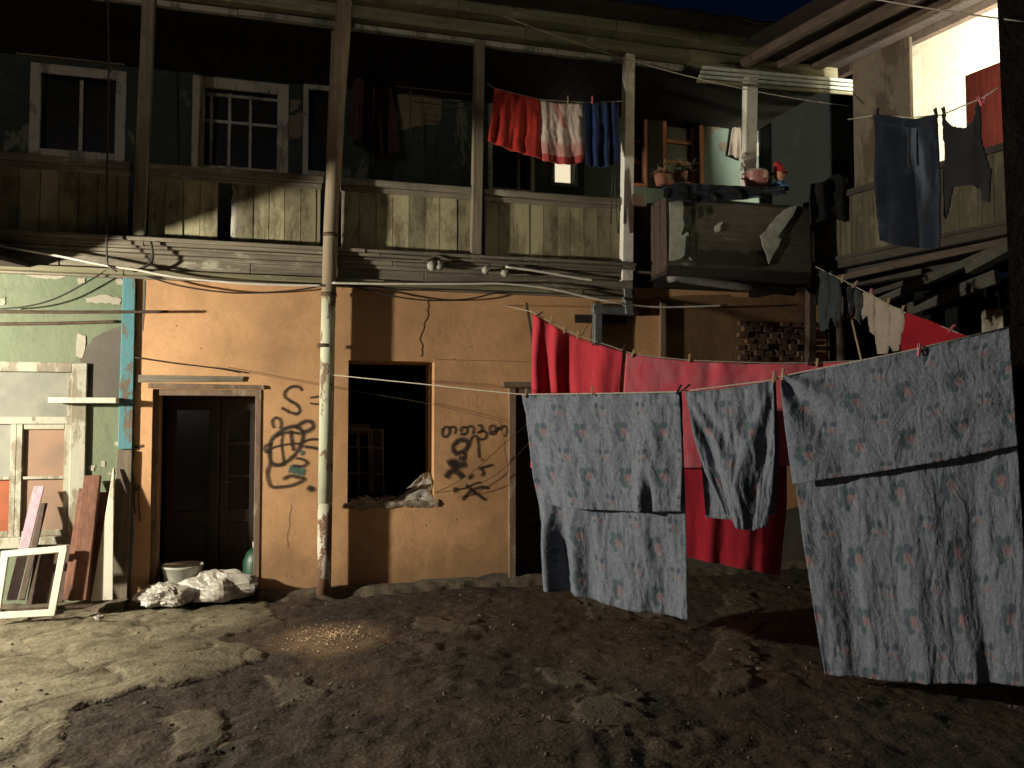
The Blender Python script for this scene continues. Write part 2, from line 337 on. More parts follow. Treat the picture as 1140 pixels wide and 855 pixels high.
# ------------------------------------------------------------------ objects
def thing(name, label, cat, loc=(0, 0, 0), rz=0.0, group=None):
    o = bpy.data.objects.new(name, None); C.objects.link(o)
    o.location = loc; o.rotation_euler = (0, 0, rz); o.empty_display_size = .1
    o['label'] = label; o['category'] = cat
    if group: o['group'] = group
    return o
def wm(o):
    m = Matrix.Identity(4)
    ch = []
    while o is not None: ch.append(o); o = o.parent
    for x in reversed(ch): m = m @ Matrix.Translation(x.location) @ x.rotation_euler.to_matrix().to_4x4()
    return m
class MB:
    def __init__(s): s.v = []; s.f = []; s.uv = None
    def quad(s, a, b, c, d):
        n = len(s.v); s.v += [Vector(a), Vector(b), Vector(c), Vector(d)]; s.f.append((n, n+1, n+2, n+3))
    def hexa(s, p):     # 8 corners: bottom 4 then top 4
        n = len(s.v); s.v += [Vector(x) for x in p]
        for f in ((3, 2, 1, 0), (4, 5, 6, 7), (0, 1, 5, 4), (1, 2, 6, 5), (2, 3, 7, 6), (3, 0, 4, 7)): s.f.append(tuple(n+i for i in f))
        return s
    def fbox(s, s0, s1, d0, d1, z0, z1, frame=P, jit=0):
        j = lambda: random.uniform(-jit, jit)
        return s.hexa([frame(a+j(), b+j()*.3, c+j()) for c in (z0, z1) for (a, b) in ((s0, d0), (s1, d0), (s1, d1), (s0, d1))])
    def bar(s, a, b, w, h, side=None):   # rectangular bar from a to b
        a = Vector(a); b = Vector(b); t = (b-a).normalized()
        x = Vector(side) if side is not None else t.cross(Vector((0, 0, 1)))
        x = (x - t*x.dot(t)); x = x.normalized() if x.length > 1e-5 else Vector((1, 0, 0)); y = t.cross(x).normalized()
        q = [(-w/2, -h/2), (w/2, -h/2), (w/2, h/2), (-w/2, h/2)]
        return s.hexa([p + x*i + y*j for p in (a, b) for (i, j) in q])
    def tube(s, pts, r, seg=8, cap=True):
        pts = [Vector(p) for p in pts]; n0 = len(s.v); k = len(pts)
        x = None
        for i, p in enumerate(pts):
            t = (pts[min(i+1, k-1)]-pts[max(i-1, 0)]).normalized()
            if x is None:
                x = t.cross(Vector((0, 0, 1)))
                if x.length < 1e-3: x = Vector((1, 0, 0))
            x = (x-t*x.dot(t)).normalized(); y = t.cross(x)
            rr = r[i] if isinstance(r, (list, tuple)) else r
            for j in range(seg):
                a = 2*math.pi*j/seg; s.v.append(p + x*rr*math.cos(a) + y*rr*math.sin(a))
        for i in range(k-1):
            for j in range(seg):
                a = n0+i*seg+j; b = n0+i*seg+(j+1) % seg; s.f.append((a, b, b+seg, a+seg))
        if cap:
            s.f.append(tuple(n0+j for j in reversed(range(seg)))); s.f.append(tuple(n0+(k-1)*seg+j for j in range(seg)))
        return s
    def lathe(s, c, prof, seg=20, ax=1, ay=1):
        n0 = len(s.v); c = Vector(c)
        for (r, z) in prof:
            for j in range(seg):
                a = 2*math.pi*j/seg; s.v.append(c + Vector((r*ax*math.cos(a), r*ay*math.sin(a), z)))
        for i in range(len(prof)-1):
            for j in range(seg):
                a = n0+i*seg+j; b = n0+i*seg+(j+1) % seg; s.f.append((a, b, b+seg, a+seg))
        return s
    def poly(s, pts, ext):   # extruded polygon
        n = len(s.v); k = len(pts); e = Vector(ext)
        s.v += [Vector(p) for p in pts] + [Vector(p)+e for p in pts]
        s.f.append(tuple(range(n, n+k))); s.f.append(tuple(reversed(range(n+k, n+2*k))))
        for i in range(k):
            j = (i+1) % k; s.f.append((n+i, n+k+i, n+k+j, n+j))
        return s
    def blob(s, c, r, seed=0, amp=.25, seg=12, rings=8):
        n0 = len(s.v); c = Vector(c); r = Vector(r) if not isinstance(r, (int, float)) else Vector((r, r, r))
        for i in range(rings+1):
            th = math.pi*i/rings
            for j in range(seg):
                a = 2*math.pi*j/seg; d = Vector((math.sin(th)*math.cos(a), math.sin(th)*math.sin(a), math.cos(th)))
                k = 1+amp*noise.noise(d*1.7+Vector((seed, seed*.7, 0)))*1.6
                s.v.append(c+Vector((d.x*r.x, d.y*r.y, d.z*r.z))*k)
        for i in range(rings):
            for j in range(seg):
                a = n0+i*seg+j; b = n0+i*seg+(j+1) % seg; s.f.append((a, b, b+seg, a+seg))
        return s
    def build(s, name, mat, parent=None, smooth=False, label=None, bevel=0, top=None):
        me = bpy.data.meshes.new(name); 
        inv = wm(parent).inverted() if parent else Matrix.Identity(4)
        loc = Vector((0, 0, 0))
        if parent is None:
            lo = Vector([min(v[i] for v in s.v) for i in range(3)]); hi = Vector([max(v[i] for v in s.v) for i in range(3)])
            loc = (lo+hi)/2; loc.z = lo.z
            inv = Matrix.Translation(-loc)
        me.from_pydata([inv @ v for v in s.v], [], s.f); me.update()
        if s.uv:
            ul = me.uv_layers.new(name='UVMap')
            for l in me.loops: ul.data[l.index].uv = s.uv[l.vertex_index]
        if smooth:
            for p in me.polygons: p.use_smooth = True
        me.materials.append(mat)
        o = bpy.data.objects.new(name, me); C.objects.link(o)
        if parent: o.parent = parent
        else: o.location = loc
        if label: o['label'] = label
        if top:
            o['label'], o['category'] = top[0], top[1]
            if len(top) > 2 and top[2]: o['group'] = top[2]
        if bevel:
            b = o.modifiers.new('bevel', 'BEVEL'); b.width = bevel; b.segments = 1; b.limit_method = 'ANGLE'
        return o
def struct(o): o['kind'] = 'structure'; return o

# ================================================================== GROUND
def inpoly(x, y, pts):
    c = False; j = len(pts)-1
    for i in range(len(pts)):
        xi, yi = pts[i]; xj, yj = pts[j]
        if (yi > y) != (yj > y) and x < (xj-xi)*(y-yi)/(yj-yi)+xi: c = not c
        j = i
    return c
def gpt(u, v):
    r = ray(u, v); k = -CH/r.z; p = CAM+r*k; return (p.x, p.y)
slabs = [[gpt(*q) for q in pl] for pl in (  # paler paving patches; they also paint the lit and dark split of the yard
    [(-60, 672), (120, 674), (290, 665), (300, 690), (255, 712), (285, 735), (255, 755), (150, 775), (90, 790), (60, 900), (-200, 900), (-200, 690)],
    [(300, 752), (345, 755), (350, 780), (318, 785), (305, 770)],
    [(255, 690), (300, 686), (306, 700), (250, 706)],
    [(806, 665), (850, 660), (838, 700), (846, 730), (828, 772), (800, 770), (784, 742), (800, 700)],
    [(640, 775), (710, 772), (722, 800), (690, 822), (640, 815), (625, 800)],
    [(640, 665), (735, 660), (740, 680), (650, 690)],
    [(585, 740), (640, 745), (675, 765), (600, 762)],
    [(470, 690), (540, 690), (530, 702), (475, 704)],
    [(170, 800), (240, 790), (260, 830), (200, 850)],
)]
def ground():
    xs = []; x = -30.0
    def axis(lo, a, b, hi, fine, coarse):
        r = []; x = lo
        while x < a: r.append(x); x += max(coarse*min(1, (a-x)/6), fine*2)
        x = a
        while x < b: r.append(x); x += fine
        while x < hi: r.append(x); x += max(coarse*min(1, (x-b)/6), fine*2)
        r.append(hi); return r
    xs = axis(-60, -5.2, 3.2, 60, .021, 6); ys = axis(-60, 2.8, 7.7, 60, .021, 6)
    nx = len(xs); ny = len(ys)
    V = []; A = []
    for y in ys:
        for x in xs:
            wx = x+.14*nz(x*2.5, y*2.5, 5)+.06*nz(x*9, y*9, 2); wy = y+.14*nz(x*2.5, y*2.5, 9)+.06*nz(x*9, y*9, 7)
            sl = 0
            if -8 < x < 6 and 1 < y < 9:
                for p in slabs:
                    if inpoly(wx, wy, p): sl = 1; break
            h = .035*fbm(x*.6, y*.6, 1, 3)
            if sl:
                h += .003*nz(x*12, y*12) + .016 + .010*nz(x*3, y*3) - .012*max(0, nz(x*5, y*5, 12)-.25)*4
                cr = abs(nz(x*1.7, y*1.7, 8)); 
                if cr < .02: h -= .012
            else:
                r = fbm(x*4.5, y*4.5, 4, 4); k = max(0., nz(x*1.1, y*1.1, 14)+.45)
                h += .013*r + .034*k*max(0, abs(nz(x*6.5, y*6.5, 6))-.12) + .006*abs(nz(x*13, y*13, 3)) + .016*max(0, .06-abs(nz(x*2.6, y*3.3, 31)))*-6
                h -= .05*max(0, .1-abs(nz(x*1.2+2, y*2.2, 17)))*3*k
            V.append((x, y, h)); A.append(sl)
    Fc = [(j*nx+i, j*nx+i+1, (j+1)*nx+i+1, (j+1)*nx+i) for j in range(ny-1) for i in range(nx-1)]
    me = bpy.data.meshes.new('ground'); me.from_pydata(V, [], Fc); me.update()
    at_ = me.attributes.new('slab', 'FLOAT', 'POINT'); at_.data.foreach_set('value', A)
    for p in me.polygons: p.use_smooth = True
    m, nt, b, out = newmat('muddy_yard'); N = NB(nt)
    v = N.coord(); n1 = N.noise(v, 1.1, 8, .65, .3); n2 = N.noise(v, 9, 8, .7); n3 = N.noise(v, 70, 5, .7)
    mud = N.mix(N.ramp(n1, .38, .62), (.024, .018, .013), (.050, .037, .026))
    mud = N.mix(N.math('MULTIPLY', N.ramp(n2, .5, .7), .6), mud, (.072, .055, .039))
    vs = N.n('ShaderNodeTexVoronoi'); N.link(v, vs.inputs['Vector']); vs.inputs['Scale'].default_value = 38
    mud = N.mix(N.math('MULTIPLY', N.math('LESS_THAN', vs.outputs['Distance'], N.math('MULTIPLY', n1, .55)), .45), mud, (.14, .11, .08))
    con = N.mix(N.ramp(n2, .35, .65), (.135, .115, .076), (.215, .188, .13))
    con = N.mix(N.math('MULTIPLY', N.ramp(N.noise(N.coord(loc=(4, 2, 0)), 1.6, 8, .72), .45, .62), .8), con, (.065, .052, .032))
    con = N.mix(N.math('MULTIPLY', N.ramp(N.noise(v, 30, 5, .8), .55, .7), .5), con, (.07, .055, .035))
    sxy = N.n('ShaderNodeSeparateXYZ'); N.link(v, sxy.inputs[0]); con = N.mix(N.math('MULTIPLY', N.ramp(sxy.outputs[0], -2.6, -1.2), .82), con, (.055, .044, .032))  # concrete colour darkened to the right, for the weaker lamplight there
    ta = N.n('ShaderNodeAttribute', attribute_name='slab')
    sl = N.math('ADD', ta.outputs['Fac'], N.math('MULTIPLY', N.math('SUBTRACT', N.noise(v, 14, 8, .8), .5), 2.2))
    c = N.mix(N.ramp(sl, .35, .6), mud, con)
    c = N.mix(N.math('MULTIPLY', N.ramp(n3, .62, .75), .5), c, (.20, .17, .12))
    nt.links.new(c, b.inputs['Base Color'])
    rr = N.math('MULTIPLY_ADD', n1, -.9, 1.15); nt.links.new(rr, b.inputs['Roughness']); b.inputs['Specular IOR Level'].default_value = .3
    h = N.math('ADD', N.noise(v, 13, 4, .5), N.math('ADD', N.math('MULTIPLY', N.noise(v, 48, 2, .4), .12), N.math('MULTIPLY', vs.outputs['Distance'], -.30))); nt.links.new(N.bump(h, .8, .013), b.inputs['Normal'])
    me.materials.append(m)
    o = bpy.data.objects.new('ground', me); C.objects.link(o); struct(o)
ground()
# pebbles and crumbs: nobody could count them
g = MB()
for i in range(1500):
    u = random.uniform(-5, 4); y = random.uniform(2.3, 7.6); r = random.choice((.003, .004, .005, .007, .010, .014))*random.uniform(.6, 1.2)
    if random.random() < .5 and nz(u*1.1, y*1.1, 14) < -.1: continue
    g.blob((u, y, .02+.03*fbm(u*.6, y*.6, 1, 2)+r*.3), (r, r*random.uniform(.6, 1), r*.6), i, .5, 6, 4)
o = g.build('gravel', MT['stone'], None, False); o['kind'] = 'stuff'; o['label'] = 'pebbles and crumbs of mortar scattered over the muddy yard'

g = MB(); cx, cy = gpt(370, 712)  # matte pale chips scattered to imitate sparkles in the light spot
for i in range(240):
    a = random.uniform(0, 6.28); q = abs(random.gauss(0, .5)); x = cx+.42*q*math.cos(a); y = cy+.42*q*math.sin(a); w_ = random.uniform(.003, .008)
    g.blob((x, y, .012+.035*fbm(x*.6, y*.6, 1, 3)+.02*fbm(x*4.5, y*4.5, 4, 4)+.006), (w_, w_*.8, w_*.6), i, .6, 5, 3)
o = g.build('grit', MT['rubble'], None, False); o['kind'] = 'stuff'; o['label'] = 'pale grit added as sparkles in the small patch of light before the pole'

# ================================================================== MAIN HOUSE
Z_PAR0 = 3.17; Z_RAIL = 3.80; Z_BEAM = 5.28
house = thing('tenement_house', 'old two storey courtyard house with orange and green plaster below and a timber gallery above', 'house', O, FA)
S_L = -7.0; S_R = 3.55
def srange(u0, v0, u1, v1, d=0):
    a, z1 = fs(u0, v0, d); b, z0 = fs(u1, v1, d); return a, b, z0, z1
sp0 = fs(134, 480)[0]; sp1 = fs(150, 480)[0]
def holed(mb, s0, s1, z0, z1, holes, depth, d=0):
    ss = sorted(set([s0, s1]+[h[0] for h in holes]+[h[1] for h in holes])); zs = sorted(set([z0, z1]+[h[2] for h in holes]+[h[3] for h in holes]))
    for i in range(len(ss)-1):
        for j in range(len(zs)-1):
            cs = (ss[i]+ss[i+1])/2; cz = (zs[j]+zs[j+1])/2
            if any(h[0] < cs < h[1] and h[2] < cz < h[3] for h in holes): continue
            mb.quad(P(ss[i], d, zs[j]), P(ss[i+1], d, zs[j]), P(ss[i+1], d, zs[j+1]), P(ss[i], d, zs[j+1]))
    for h in holes:
        a, b, c, e = h
        mb.quad(P(a, d, c), P(a, d+depth, c), P(a, d+depth, e), P(a, d, e)); mb.quad(P(b, d, c), P(b, d, e), P(b, d+depth, e), P(b, d+depth, c))
        mb.quad(P(a, d, e), P(a, d+depth, e), P(b, d+depth, e), P(b, d, e)); mb.quad(P(a, d, c), P(b, d, c), P(b, d+depth, c), P(a, d+depth, c))
DOOR = srange(170, 433, 288, 668); DOOR = (DOOR[0], DOOR[1], -.05, DOOR[3])
WIN = srange(388, 401, 483, 561)
D2 = srange(566, 432, 612, 648); D2 = (D2[0], D2[1], -.05, D2[3])
Z_TOP = fs(0, 300)[1]-.01
w = MB(); holed(w, sp1-.02, S_R, -.3, Z_TOP+.1, [DOOR, WIN, D2], .56)
w.build('wall', MT['orange'], house, label='orange plastered ground floor wall')
GWIN = srange(-60, 410, 80, 596)
w = MB(); holed(w, S_L, sp0+.02, -.3, Z_TOP+.1, [(GWIN[0], GWIN[1], GWIN[2], GWIN[3])], .2)
w.build('wall', MT['green'], house, label='peeling green ground floor wall')
# dark rooms behind the openings
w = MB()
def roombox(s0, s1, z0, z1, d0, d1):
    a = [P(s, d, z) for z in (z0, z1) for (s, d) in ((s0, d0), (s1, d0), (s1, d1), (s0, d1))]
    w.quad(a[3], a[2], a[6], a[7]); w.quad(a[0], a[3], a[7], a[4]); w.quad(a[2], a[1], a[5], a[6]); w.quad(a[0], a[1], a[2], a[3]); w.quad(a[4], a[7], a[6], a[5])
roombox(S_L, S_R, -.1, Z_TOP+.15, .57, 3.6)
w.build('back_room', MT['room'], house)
# corner post: turquoise above, bare grimy below
def fpost(name, mat, u0t, u1t, vt, u0b, u1b, vb, d0, d1, label=None, parent=house):
    a = [fac(u0b, vb, d0), fac(u1b, vb, d0)]; c = [fac(u0t, vt, d0), fac(u1t, vt, d0)]
    k = M*(d1-d0)
    m = MB(); m.hexa([a[0], a[1], a[1]+k, a[0]+k, c[0], c[1], c[1]+k, c[0]+k]); return m.build(name, mat, parent, label=label, bevel=.004)
fpost('corner_post', MT['teal_post'], 137, 151, 303, 131, 147, 500, -.035, .06, 'turquoise upper length of the corner post')
fpost('corner_post', MT['post_grey'], 131, 147, 501, 120, 141, 676, -.045, .06, 'bare grimy lower length of the corner post')
# broken plaster edge by the post
def jag(pts, amp, n=3):
    r = []
    for i in range(len(pts)):
        a = pts[i]; b = pts[(i+1) % len(pts)]
        for k in range(n):
            t = k/n; r.append((a[0]+(b[0]-a[0])*t+random.uniform(-amp, amp)*(k > 0), a[1]+(b[1]-a[1])*t+random.uniform(-amp, amp)*(k > 0)))
    return r
def patch(pts, mat, name='plaster_patch', d=-.004, th=.01, amp=1.2, n=3, label=None):
    q = [fac(u, v, d) for u, v in jag(pts, amp, n)]
    return MB().poly(q, M*th).build(name, mat, house, label=label)
patch([(88, 392), (104, 376), (137, 362), (136, 448), (110, 452), (92, 440)], MT['greyplaster'], amp=2, label='bare grey patch in the green plaster')
patch([(86, 372), (95, 374), (92, 398), (85, 397)], MT['chip'], d=-.007, amp=1.5)
patch([(94, 332), (117, 328), (134, 332), (134, 339), (118, 338), (96, 337)], MT['chip'], d=-.006, amp=1.5, n=4)
patch([(128, 311), (136, 311), (136, 318), (130, 317)], MT['chip'], d=-.006)
patch([(0, 332), (6, 331), (5, 339), (0, 340)], MT['chip'], d=-.006)
patch([(86, 311), (95, 309), (93, 316), (87, 316)], MT['chip'], d=-.006)
patch([(28, 306), (78, 306), (62, 311), (48, 310)], MT['chip'], d=-.006, amp=1)
for q in ((92, 519, 14, 2), (112, 514, 5, 6), (128, 492, 6, 5), (100, 522, 4, 2), (120, 526, 7, 2)):
    patch([(q[0], q[1]), (q[0]+q[2], q[1]-1), (q[0]+q[2], q[1]+q[3]), (q[0], q[1]+q[3])], MT['chip'], d=-.006, amp=.8)
# exposed plaster edge strip right of the post, black scuffs
patch([(149, 312), (153, 312), (151, 400), (149, 480), (148, 560), (146, 668), (141, 672), (143, 500), (147, 400)], MT['greyplaster'], d=-.005, amp=1.4, n=6)
patch([(660, 336), (668, 336), (668, 352), (706, 352), (706, 340), (704, 400), (640, 420), (655, 400)], MT['brownplaster'], d=-.003, amp=2)
patch([(706, 332), (745, 332), (742, 350), (712, 352)], MT['brownplaster'], d=-.004, amp=3)
patch([(741, 330), (812, 328), (818, 352), (816, 430), (740, 430), (742, 380)], MT['brownplaster'], d=-.003, amp=2, label='stained brown plaster panel')
patch([(812, 330), (905, 326), (905, 480), (816, 480)], MT['brownplaster'], d=-.005, amp=3)
patch([(640, 640), (780, 636), (900, 630), (900, 560), (800, 580), (700, 590), (640, 600)], MT['greyplaster'], d=-.004, amp=4)
patch([(398, 662), (470, 655), (566, 648), (566, 638), (520, 642), (460, 648), (398, 652)], MT['greyplaster'], d=-.004, amp=2, n=5)
# crack over the window
def ribbon(pts, wd, d, px=True, uvm=True):
    m = MB(); m.uv = []
    q = [fac(u, v, d) for u, v in pts]; L = 0
    for i, p in enumerate(q):
        t = (q[min(i+1, len(q)-1)]-q[max(i-1, 0)]).normalized(); x = t.cross(M).normalized()
        ww = wd[i] if isinstance(wd, list) else wd*(1.3*(1+.22*nz(i*.35, p.x*3, 7)) if wd > .012 else 1)
        m.v += [p-x*ww/2, p+x*ww/2]; m.uv += [(i/len(q), 0), (i/len(q), 1)]
    m.f = [(2*i, 2*i+1, 2*i+3, 2*i+2) for i in range(len(q)-1)]
    return m
def smoothpath(pts, n=5, closed=False):
    r = []; k = len(pts)
    for i in range(k-1):
        p0 = pts[max(i-1, 0)]; p1 = pts[i]; p2 = pts[i+1]; p3 = pts[min(i+2, k-1)]
        for j in range(n):
            t = j/n
            r.append(tuple(.5*((2*p1[c])+(-p0[c]+p2[c])*t+(2*p0[c]-5*p1[c]+4*p2[c]-p3[c])*t*t+(-p0[c]+3*p1[c]-3*p2[c]+p3[c])*t**3) for c in range(len(p1))))
    r.append(pts[-1]); return r
cr = [(478, 333)]
while cr[-1][1] < 396: cr.append((cr[-1][0]+random.uniform(-3, 2.6), cr[-1][1]+4))
ribbon(cr, .008, -.003).build('crack', MT['cable_dark'], house)
for (x0, y0, n_, dx, dy) in ((556, 470, 14, .8, 5), (324, 560, 8, -.4, 6)):
    q = [(x0, y0)]
    for k_ in range(n_): q.append((q[-1][0]+dx+random.uniform(-2, 2), q[-1][1]+dy+random.uniform(-1.5, 1.5)))
    ribbon(q, .0035, -.003).build('crack', MT['cable_dark'], house)
# ---- graffiti
def stroke_set(strokes, wd, mat, name, label, d=-.004):
    full = MB(); full.uv = []
    for k, st in enumerate(strokes):
        pth, w_ = st if isinstance(st, tuple) and isinstance(st[0], list) else (st, wd)
        m = ribbon(smoothpath(pth, 5), w_, d-.0004*k); n = len(full.v)
        full.v += m.v; full.uv += m.uv; full.f += [tuple(n+i for i in f) for f in m.f]
    return full.build(name, mat, house, label=label)
def Z(sc, ox, oy, pts): return [(ox+x/sc, oy+y/sc) for x, y in pts]
z1 = lambda pts: Z(6.107, 285, 420, pts)
z2 = lambda pts: Z(7.77, 480, 460, pts)
stroke_set([z1([(315, 92), (290, 66), (240, 66), (200, 95), (195, 130), (230, 160), (280, 190), (298, 225), (280, 248), (235, 240), (200, 222), (172, 208)])], .034, MT['spray'], 'graffiti', 'black sprayed letter S')
stroke_set([z1([(365, 140), (400, 135), (440, 128)]), z1([(365, 176), (400, 182), (440, 182)])], .022, MT['spray'], 'graffiti', 'black sprayed equals sign')
stroke_set([
    (z1([(105, 420), (150, 380), (210, 345), (270, 335), (310, 365), (318, 420), (295, 480), (250, 540), (190, 585), (140, 598), (100, 575), (92, 520), (95, 460), (105, 420)]), .044),
    (z1([(130, 400), (190, 380), (250, 375), (300, 385)]), .03),
    (z1([(180, 390), (172, 450), (180, 520), (190, 600)]), .026),
    (z1([(235, 360), (240, 420), (255, 500)]), .038),
    (z1([(70, 495), (140, 470), (220, 455), (300, 450)]), .024),
    (z1([(120, 345), (108, 300), (130, 275), (160, 285), (170, 320), (160, 350)]), .030),
    (z1([(265, 345), (300, 315), (345, 298), (380, 310), (385, 340), (350, 365), (310, 375)]), .042),
    (z1([(320, 440), (370, 422), (435, 425), (440, 450)]), .028), (z1([(320, 470), (380, 478), (440, 490)]), .034),
    (z1([(100, 455), (65, 465), (55, 490), (70, 510), (95, 500)]), .028),
    (z1([(270, 550), (320, 560), (345, 585), (310, 605), (250, 600)]), .030),
    (z1([(95, 580), (75, 640), (80, 700), (105, 745), (170, 745), (240, 735), (300, 710), (325, 690), (280, 680), (230, 670), (180, 695)]), .034),
    (z1([(350, 745), (370, 760), (390, 750)]), .06)], .03, MT['spray'], 'graffiti', 'black sprayed outline of a turtle')
stroke_set([(z1([(225, 620), (280, 635), (335, 650)]), .09)], .05, MT['sprayteal'], 'graffiti', 'teal smudge of spray under the turtle', d=-.0035)
stroke_set([(z1([(300, 515), (315, 515), (328, 520)]), .05)], .05, MT['sprayteal'], 'graffiti', 'small teal dot of spray beside the turtle', d=-.0035)
stroke_set([
    (z2([(95, 150), (120, 120), (155, 130), (155, 175), (125, 205), (98, 190), (95, 150)]), .03), (z2([(150, 135), (185, 115), (210, 140), (200, 180)]), .026),
    (z2([(250, 160), (265, 125), (300, 125), (310, 160), (280, 185), (252, 175)]), .03), (z2([(300, 130), (340, 110), (365, 135), (355, 180)]), .026),
    (z2([(400, 110), (430, 105), (435, 150), (400, 170), (440, 150), (475, 175), (465, 215), (430, 228), (410, 215)]), .026),
    (z2([(500, 160), (510, 115), (545, 110), (555, 150), (540, 185), (505, 170), (560, 150), (585, 125), (600, 150)]), .026), (z2([(590, 140), (620, 110), (650, 125), (655, 160), (635, 205)]), .024)],
    .022, MT['spray'], 'graffiti', 'row of sprayed rounded letters')
stroke_set([
    (z2([(200, 345), (190, 290), (230, 240), (290, 235), (320, 270), (290, 320), (230, 345), (200, 345)]), .055),
    (z2([(330, 260), (355, 205), (395, 205), (405, 260), (410, 330), (415, 390)]), .03),
    (z2([(290, 340), (285, 390), (240, 385)]), .05), (z2([(140, 440), (190, 420), (250, 450), (300, 430)]), .08), (z2([(180, 410), (190, 460), (230, 480)]), .07)],
    .04, MT['spray'], 'graffiti', 'heavy sprayed loop above a black blot')
stroke_set([
    (z2([(130, 560), (170, 500), (240, 520), (270, 560)]), .07), (z2([(330, 540), (350, 560)]), .07), (z2([(190, 665), (230, 660)]), .06), (z2([(230, 660), (300, 645), (380, 605), (430, 600)]), .02),
    (z2([(270, 750), (330, 680), (420, 640), (500, 650)]), .035), (z2([(300, 620), (380, 690), (470, 750)]), .035), (z2([(430, 480), (450, 520), (430, 540)]), .03), (z2([(400, 480), (460, 465), (530, 445)]), .03), (z2([(430, 400), (442, 408)]), .03)],
    .03, MT['spray'], 'graffiti', 'sprayed star and splashes')
stroke_set([([(143, 532), (147, 541), (150, 548)], .09), ([(150, 545), (149, 560), (151, 572)], .02), ([(155, 540), (154, 558), (156, 580)], .016)], .03, MT['spray'], 'graffiti', 'black spray blot with drips beside the corner post')
stroke_set([([(145, 496), (152, 498), (160, 496)], .03)], .03, MT['spray'], 'graffiti', 'short black spray dash beside the corner post')
patch([(160, 312), (162, 312), (161, 345), (159, 368), (158, 368), (159, 340)], MT['greyplaster'], name='stain', d=-.003, amp=.3)

# ---- cornice bands under the gallery (s from far left to post at u 700)
S_B = fs(702, 250)[0]
zc = lambda v: fs(0, v)[1]
def band(v0, v1, d0, name='cornice', mat='oldwood', s0=S_L, s1=S_B, d1=.25):
    za, zb = zc(v1), zc(v0)
    m = MB(); n = 7; cut = [s0]
    while cut[-1] < s1-1.2: cut.append(cut[-1]+random.uniform(1.3, 2.3))
    cut.append(s1)
    for i in range(len(cut)-1): m.fbox(cut[i]+.003, cut[i+1]-.003, d0+random.uniform(-.006, .006), d1, za+random.uniform(-.004, .004), zb+random.uniform(-.004, .004))
    return m.build(name, MT[mat], house, bevel=.004)
band(259, 263, -.15); band(263.5, 267.5, -.125); band(268, 271, -.105); band(271.5, 276, -.085); band(276.5, 281, -.066); band(281.5, 295, -.055)
band(295.5, 302, -.10, mat='beam'); band(302.5, 305, -.06)
band(258, 302, .0, name='cornice', mat='darkwood', s0=S_B, s1=S_R)
# ---- gallery parapet: boards in bays
def pz(u, v, d): return fs(u, v, d)
bays = [(-90, 143), (165, 357), (380, 526), (540, 690)]
PD = -.03
k = 0
for (u0, u1) in bays:
    s0 = fs(u0, 230, PD)[0]; s1 = fs(u1, 230, PD)[0]; m = MB(); s = s0
    gap = fs(262, 230, PD)[0] if u0 == 165 else None
    while s < s1-.03:
        wd = random.uniform(.13, .17)
        e = min(s+wd, s1)
        if gap and s < gap <= e:
            s = e; 
            continue
        m.fbox(s+.003, e-.003, PD+random.uniform(-.006, .006), PD+.03, Z_PAR0+random.uniform(-.01, .01), Z_RAIL-.05)
        s = e
    m.build('parapet', MT['parapet'], house)
    h = MB(); h.fbox(s0-.02, s1+.02, PD-.05, PD+.07, Z_RAIL-.045, Z_RAIL+.015, jit=.004); h.fbox(s0-.01, s1+.01, PD-.022, PD-.002+.02, Z_RAIL-.10, Z_RAIL-.048, jit=.003)
    h.build('handrail', MT['oldwood'], house, bevel=.004)
# carved baluster showing through the missing board
gs = fs(262, 230, 0)[0]
MB().tube([P(gs+.01, .02, z) for z in (3.19, 3.3, 3.45, 3.55, 3.62, 3.70)], [.05, .05, .045, .05, .03, .05], 10).build('baluster', MT['trim'], house, True)
# gallery posts
fpost('gallery_post', MT['post'], 159, 173, -25, 147, 160, 262, -.12, -.02)
fpost('gallery_post', MT['post'], 529.5, 540, 44, 525, 536, 292, -.12, -.02)
fpost('gallery_post', MT['whitepost'], 697, 707, 56, 693, 705, 312, -.12, -.02, 'tall pale painted gallery post')
fpost('gallery_post', MT['post'], 370, 378, 18, 362, 371, 200, .04, .12)
fpost('gallery_post', MT['whitepost'], 832, 844, 84, 829, 842, 210, -.04, .06, 'cream gallery post above the boxed balcony')
# roof beams
def longbeam(name, mat, pa, pb, d, hgt, th, s1=None):
    a = fac(pa[0], pa[1], d); b = fac(pb[0], pb[1], d)
    t = (b-a)
    m = MB(); kk = M*th
    dn = Vector((0, 0, -hgt)); n = 5
    for i in range(n):
        p = a+t*(i/n); q = a+t*((i+1)/n); e = t.normalized()*.002; j = Vector((0, 0, random.uniform(-.006, .006)))
        m.hexa([p+dn+j+e, q+dn+j-e, q+dn+kk+j-e, p+dn+kk+j+e, p+j+e, q+j-e, q+kk+j-e, p+kk+j+e])
    return m.build(name, MT[mat], house, bevel=.003)
sA = lambda z, s: (P(s, 0, z))
m = MB()
def lb(z0, z1, d0, d1, name, mat, s0=S_L, s1=S_R+.1, parts=6):
    m = MB()
    for i in range(parts):
        a = s0+(s1-s0)*i/parts; b = s0+(s1-s0)*(i+1)/parts
        m.fbox(a+.003, b-.003, d0+random.uniform(-.008, .008), d1, z0+random.uniform(-.006, .006), z1)
    return m.build(name, MT[mat], house, bevel=.004)
lb(5.30, 5.42, -.14, .0, 'roof_beam', 'beam'); lb(5.43, 5.56, -.28, -.1, 'roof_beam', 'beam', s1=2.6)
lb(5.235, 5.285, -.06, .0, 'roof_beam', 'trim', s1=fs(700, 60)[0]+.6, parts=8)
# eave louvre laths at the right end
for i in range(4):
    MB().bar(fac(782-i*2, 75+i*5, -.2), fac(952, 91+i*4.5, -.2), .02, .03, side=M).build('eave_lath', MT['limewash' if i < 3 else 'beam'], house)
